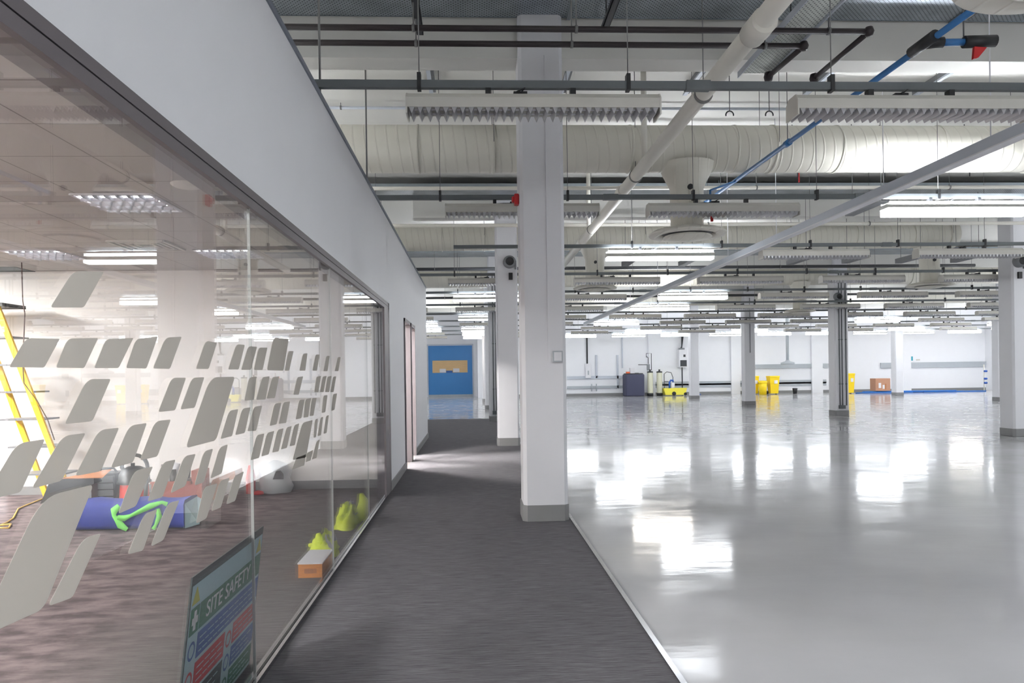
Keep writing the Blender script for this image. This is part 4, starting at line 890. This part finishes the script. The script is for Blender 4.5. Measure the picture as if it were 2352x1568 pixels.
a, b = at(1344, 835, y=YW), at(1357, 868, y=YW); part('casing', B((a.x, WALL_Y-.3, b.z), (b.x, WALL_Y-.001, a.z)), 'paper_white', t, bevel=.02); part('control_panel', B((a.x+.12, WALL_Y-.31, b.z+.2), (b.x-.12, WALL_Y-.3, b.z+.45)), 'wall_grey', t)
t = thing('floor_stand_pipe', (wx(1362), YW, 0), 'pair of low grey pipe stubs joined to the lower trunking', 'pipe')
part('stub', MB().tube([(wx(1359), YW, .3), (wx(1359), YW, .75)], .035, 8), 'wall_grey', t); part('stub', MB().tube([(wx(1370), YW, .3), (wx(1370), YW, .75)], .035, 8), 'wall_grey', t)
# exhaust duct with flange
a = at(1809, 835, y=43); t = thing('exhaust_drop', (a.x, 43, a.z), 'grey vertical pipe with a broad flanged foot above the small black bin', 'pipe')
part('pipe_run', MB().tube([(a.x, 43, a.z+.1), (a.x, 43, CZ)], .085, 14), 'wall_grey', t); part('flange', MB().lathe([(0, 0), (.38, .0), (.4, .12), (.15, .2), (.08, .28)], (a.x, 43, a.z-.05), 18), 'wall_grey', t)
# dark tank
YT = 42.6
def gx(u): return at(u, 900, y=YT).x
def gz(v, u): return max(.003, at(u, v, y=YT).z)
t = thing('dark_plastic_tank', (gx(1459), YT+.5, 0), 'dark speckled square tank on the floor by the far wall', 'tank')
part('tank_body', B((gx(1438), YT, .003), (gx(1481), YT+1.0, gz(859, 1459))), 'tank_dark', t, bevel=.06); part('tank_lid', B((gx(1441), YT+.05, gz(859, 1459)), (gx(1478), YT+.95, gz(857, 1459))), 'black_plastic', t)
zt2 = gz(857, 1459)
tag(B((gx(1442), YT+.2, zt2), (gx(1449), YT+.5, zt2+.1)).build('orange_cap', 'orange'), 'small orange tub on top of the dark tank', 'tub')
tag(B((gx(1451), YT+.3, zt2), (gx(1461), YT+.6, zt2+.32)).build('white_container', 'paper_white'), 'white container standing on the dark tank', 'container')
tag(MB().tube([(gx(1466), YT+.3, zt2), (gx(1466), YT+.3, zt2+.02)], .12, 10, radii=[.12, .12]).build('pump_head', 'black_plastic'), 'low black fitting on the lid of the dark tank', 'fitting')
for i, (u, nm) in enumerate(((1495.5, 'left'), (1517, 'right'))):
    x = gx(u); t = thing('water_softener', (x, YT+.2, 0), '%s of two beige pressure cylinders beside the dark tank' % nm, 'cylinder', 'beige pressure cylinders')
    h = gz(852, u)
    part('cylinder', MB().lathe([(.165, .16), (.165, h-.1), (.12, h-.02)], (x, YT+.2, 0), 20), 'beige', t); part('foot', MB().lathe([(0, .003), (.18, .003), (.18, .17), (.16, .18)], (x, YT+.2, 0), 20), 'black_plastic', t)
    part('valve_head', MB().lathe([(.175, h-.09), (.175, h-.02), (.05, h), (.05, h+.1), (0, h+.1)], (x, YT+.2, 0), 16), 'black_plastic', t)
x = gx(1495); h = gz(852, 1495)
t = thing('valve_pipework', (x, YT+.35, h), 'thin dark pipework and gauges on the wall above the beige cylinders', 'pipework')
P = lambda u, v: (gx(u), YT+.35, at(u, v, y=YT).z)
part('pipe_loop', MB().tube([P(1489, 820), P(1489, 811), P(1500.5, 811), P(1500.5, 850)], .02, 6), 'pipe_black', t); part('pipe_loop', MB().tube([P(1489, 818), P(1493, 821), P(1493, 835)], .02, 6), 'pipe_black', t)
part('gauge_block', B((gx(1490), YT+.28, at(1493, 850, y=YT).z), (gx(1496), YT+.4, at(1493, 836, y=YT).z)), 'box_grey', t); part('side_pipe', MB().tube([P(1470, 837), P(1491, 837)], .02, 6), 'pipe_black', t)
# yellow tub trolley with blue pump and canister
t = thing('yellow_tub_trolley', (gx(1551), YT+.2, 0), 'pale yellow spill tub on wheels beside the beige cylinders', 'trolley')
x0_, x1_ = gx(1524), gx(1577); zz = gz(891, 1550)
part('tub', MB().prism([(x0_+.1, .05), (x1_-.1, .05), (x1_, zz), (x0_, zz)], 1, YT-.1, YT+.5), 'yellow_pale', t)
part('wheel', MB().tube([(gx(1547), YT-.13, .13), (gx(1547), YT-.10, .13)], .12, 16), 'black_plastic', t); part('wheel', MB().tube([(gx(1573), YT-.13, .10), (gx(1573), YT-.10, .10)], .09, 16), 'black_plastic', t)
part('handle_frame', MB().tube([(gx(1528), YT+.2, .3), (gx(1528), YT+.2, 1.3), (gx(1534), YT+.2, 1.42), (gx(1544), YT+.2, 1.38), (gx(1548), YT+.2, 1.1), (gx(1548), YT+.2, .3)], .02, 6).tube([(gx(1528), YT+.2, .85), (gx(1538), YT+.2, .85)], .018, 6), 'pipe_black', t)
tag(MB().tube([(gx(1538), YT+.0, zz), (gx(1538), YT+.0, zz+.35), (gx(1541), YT, zz+.46), (gx(1546), YT, zz+.46), (gx(1546), YT, zz+.36)], .06, 10).build('blue_hand_pump', 'blue_plastic'), 'blue hand pump standing in the yellow tub', 'pump')
tag(B((gx(1542), YT+.0, zz), (gx(1550), YT+.3, zz+.34)).build('white_canister', 'paper_white', bevel=.03), 'white canister beside the blue pump in the yellow tub', 'canister')
# wall boiler
a, b = at(1557, 803, y=YW), at(1576, 843, y=YW); t = thing('wall_boiler', (a.x, YW, b.z), 'white wall machine with a dark open front, left of the far column', 'machine')
part('casing', B((a.x, WALL_Y-.45, b.z), (b.x, WALL_Y-.001, a.z)), 'paper_white', t); mid = at(1566, 827, y=YW).z
part('dark_front', B((a.x+.05, WALL_Y-.46, b.z+.05), (b.x-.05, WALL_Y-.45, mid)), 'porthole_dark', t); part('control_panel', B((a.x+.25, WALL_Y-.46, a.z-.45), (a.x+.38, WALL_Y-.45, a.z-.3)), 'black_plastic', t)
part('top_vent', B((a.x+.05, WALL_Y-.4, a.z), (b.x-.15, WALL_Y-.1, a.z+.1)), 'box_grey', t); c0 = at(1564, 796, y=YW)
part('feed_cable', MB().tube([(c0.x, YW, a.z+.1), (c0.x+.05, YW, c0.z), (c0.x+.15, YW, c0.z+.75)], .04, 8), 'black_plastic', t)
x = gx(1580); tag(MB().tube([(x, YW-.1, .02), (x, YW-.1, 4.6)], .035, 8).build('riser_pipe', 'pipe_black'), 'slim black vertical pipe just left of the far column', 'pipe')
x0_ = gx(1608); pts = [(x0_, YW-.3, .9), (x0_+.3, YW-.3, .7), (x0_+.25, YW-.35, .2), (x0_+.5, YW-.5, .03)]
tag(MB().tube([(gx(1607), YW-.2, 1.2), (gx(1612), YW-.2, 1.0), (gx(1613), YW-.3, .5), (gx(1610), YW-.3, .05), (gx(1620), YW-.4, .03)], .03, 8).build('coiled_hose', 'blue_plastic'), 'blue hose hanging at the wall right of the far column', 'hose')
# bins
def wheelie(u0_, u1_, vtop, label, y, round_=False, tall=False):
    x0_, x1_ = at(u0_, 895, y=y).x, at(u1_, 895, y=y).x; h = at((u0_+u1_)/2, vtop, y=y).z
    t = thing('yellow_wheeled_bin' if not round_ else 'yellow_tub', ((x0_+x1_)/2, y, 0), label, 'bin', 'yellow waste bins'); c = (x0_+x1_)/2; hw = (x1_-x0_)/2
    if round_:
        part('bin_body', MB().lathe([(0, .003), (hw*.82, .003), (hw*.95, h*.92), (hw*.8, h*.92)], (c, y+hw, 0), 24), 'yellow', t); part('lid', MB().lathe([(hw*1.02, h*.84), (hw*1.02, h*.96), (hw*.6, h), (0, h)], (c, y+hw, 0), 24), 'yellow', t)
    else:
        d = .5
        vs = [(c-hw*.78, y, .05), (c+hw*.78, y, .05), (c+hw*.78, y+d*.8, .05), (c-hw*.78, y+d*.8, .05), (c-hw, y-.05, h*.92), (c+hw, y-.05, h*.92), (c+hw, y+d, h*.92), (c-hw, y+d, h*.92)]
        part('bin_body', MB().add(vs, [(0, 3, 2, 1), (4, 5, 6, 7), (0, 1, 5, 4), (1, 2, 6, 5), (2, 3, 7, 6), (3, 0, 4, 7)]), 'yellow', t)
        part('lid', B((c-hw*1.05, y-.08, h*.92), (c+hw*1.05, y+d+.03, h)), 'yellow', t, bevel=.02)
        for s in (-1, 1): part('wheel', MB().tube([(c+s*hw*.8, y+d*.8, .11), (c+s*hw*.95, y+d*.8, .11)], .11, 14), 'black_plastic', t)
        part('paper_label', B((c-hw*.1, y-.05, h*.58), (c+hw*.6, y-.035, h*.76)), 'paper_white', t)
    return t
wheelie(1727, 1743, 863, 'tall yellow bin mostly hidden behind the column, leftmost of the group', 42.6)
wheelie(1746, 1766, 874, 'round yellow lidded tub between two taller yellow bins', 42.0, True)
wheelie(1768, 1790, 863, 'yellow wheeled bin with a white label, right of the round tub', 42.3)
t = wheelie(1946, 1963, 857, 'single yellow bin peeking out right of the conduit column', 41.5)
x = at(1826, 900, y=42.6).x; tag(MB().lathe([(0, .003), (.11, .003), (.15, .34), (.13, .34), (.10, .02), (0, .02)], (x, 42.6, 0), 20).build('waste_bin', 'black_plastic'), 'small black waste bin alone by the far wall', 'bin')
# cardboard box, sign, blue pipes
YB = 41.6; a, b = at(2011, 869, y=YB), at(2045, 893, y=YB)
t = thing('cardboard_box', ((a.x+b.x)/2, YB, .2), 'brown cardboard box lying on the loose blue pipes', 'box')
part('carton', B((a.x, YB, .14), (b.x, YB+.6, a.z)), 'cardboard', t); part('paper_label', B((a.x+.18, YB-.006, .3), (a.x+.33, YB, .6)).box((a.x+.42, YB-.006, .25), (a.x+.54, YB, .48)), 'paper_white', t)
part('tape', B(((a.x+b.x)/2+.12, YB-.004, .2), ((a.x+b.x)/2+.2, YB, .55)), 'wood', t)
xa, xb = at(1966, 898, y=YB).x, at(2277, 895, y=YB).x; rnd = random.Random(5)
for i in range(13):
    L = rnd.uniform(2.2, 4.2); x = rnd.uniform(xa, xb-L); y = YB+.04+(i % 7)*.062+(i//7)*.031; z = .033+(i//7)*.053
    if i in (0, 5, 9): x = xa+.1*i
    o = MB().tube([(x, y, z), (x+L, y, z)], .031, 8).build('loose_blue_pipe', 'blue_pipe_loose'); tag(o, 'loose blue pipe lying in the heap along the foot of the far wall', 'pipe', 'loose blue pipes by the far wall')
a = at(2097, 823, y=YW); tag(B((a.x-.09, WALL_Y-.012, a.z-.13), (a.x+.09, WALL_Y-.001, a.z+.13)).build('wall_notice', 'teal'), 'small teal notice on the far wall above the grey trunking', 'sign')
a = at(2112, 826, y=YW); tag(B((a.x-.12, WALL_Y-.02, a.z-.04), (a.x+.12, WALL_Y-.001, a.z+.04)).build('socket_outlet', 'fitting_white'), 'white socket pair right of the teal notice', 'socket')
t = thing('pipe_rack', (at(2274, 880, y=YB).x, YB, 0), 'white and blue upright pipe rack in the far right corner', 'rack')
x = at(2274, 880, y=YB).x; part('upright', MB().tube([(x, YB+.5, .003), (x, YB+.5, 1.6)], .03, 8), 'pipe_white', t)
for z in (.5, .75, 1.2): part('blue_coupling', MB().tube([(x-.04, YB+.42, z), (x+.12, YB+.42, z)], .06, 8), 'blue_plastic', t)

for o in bpy.data.objects:
    if '_w' in o: del o['_w']
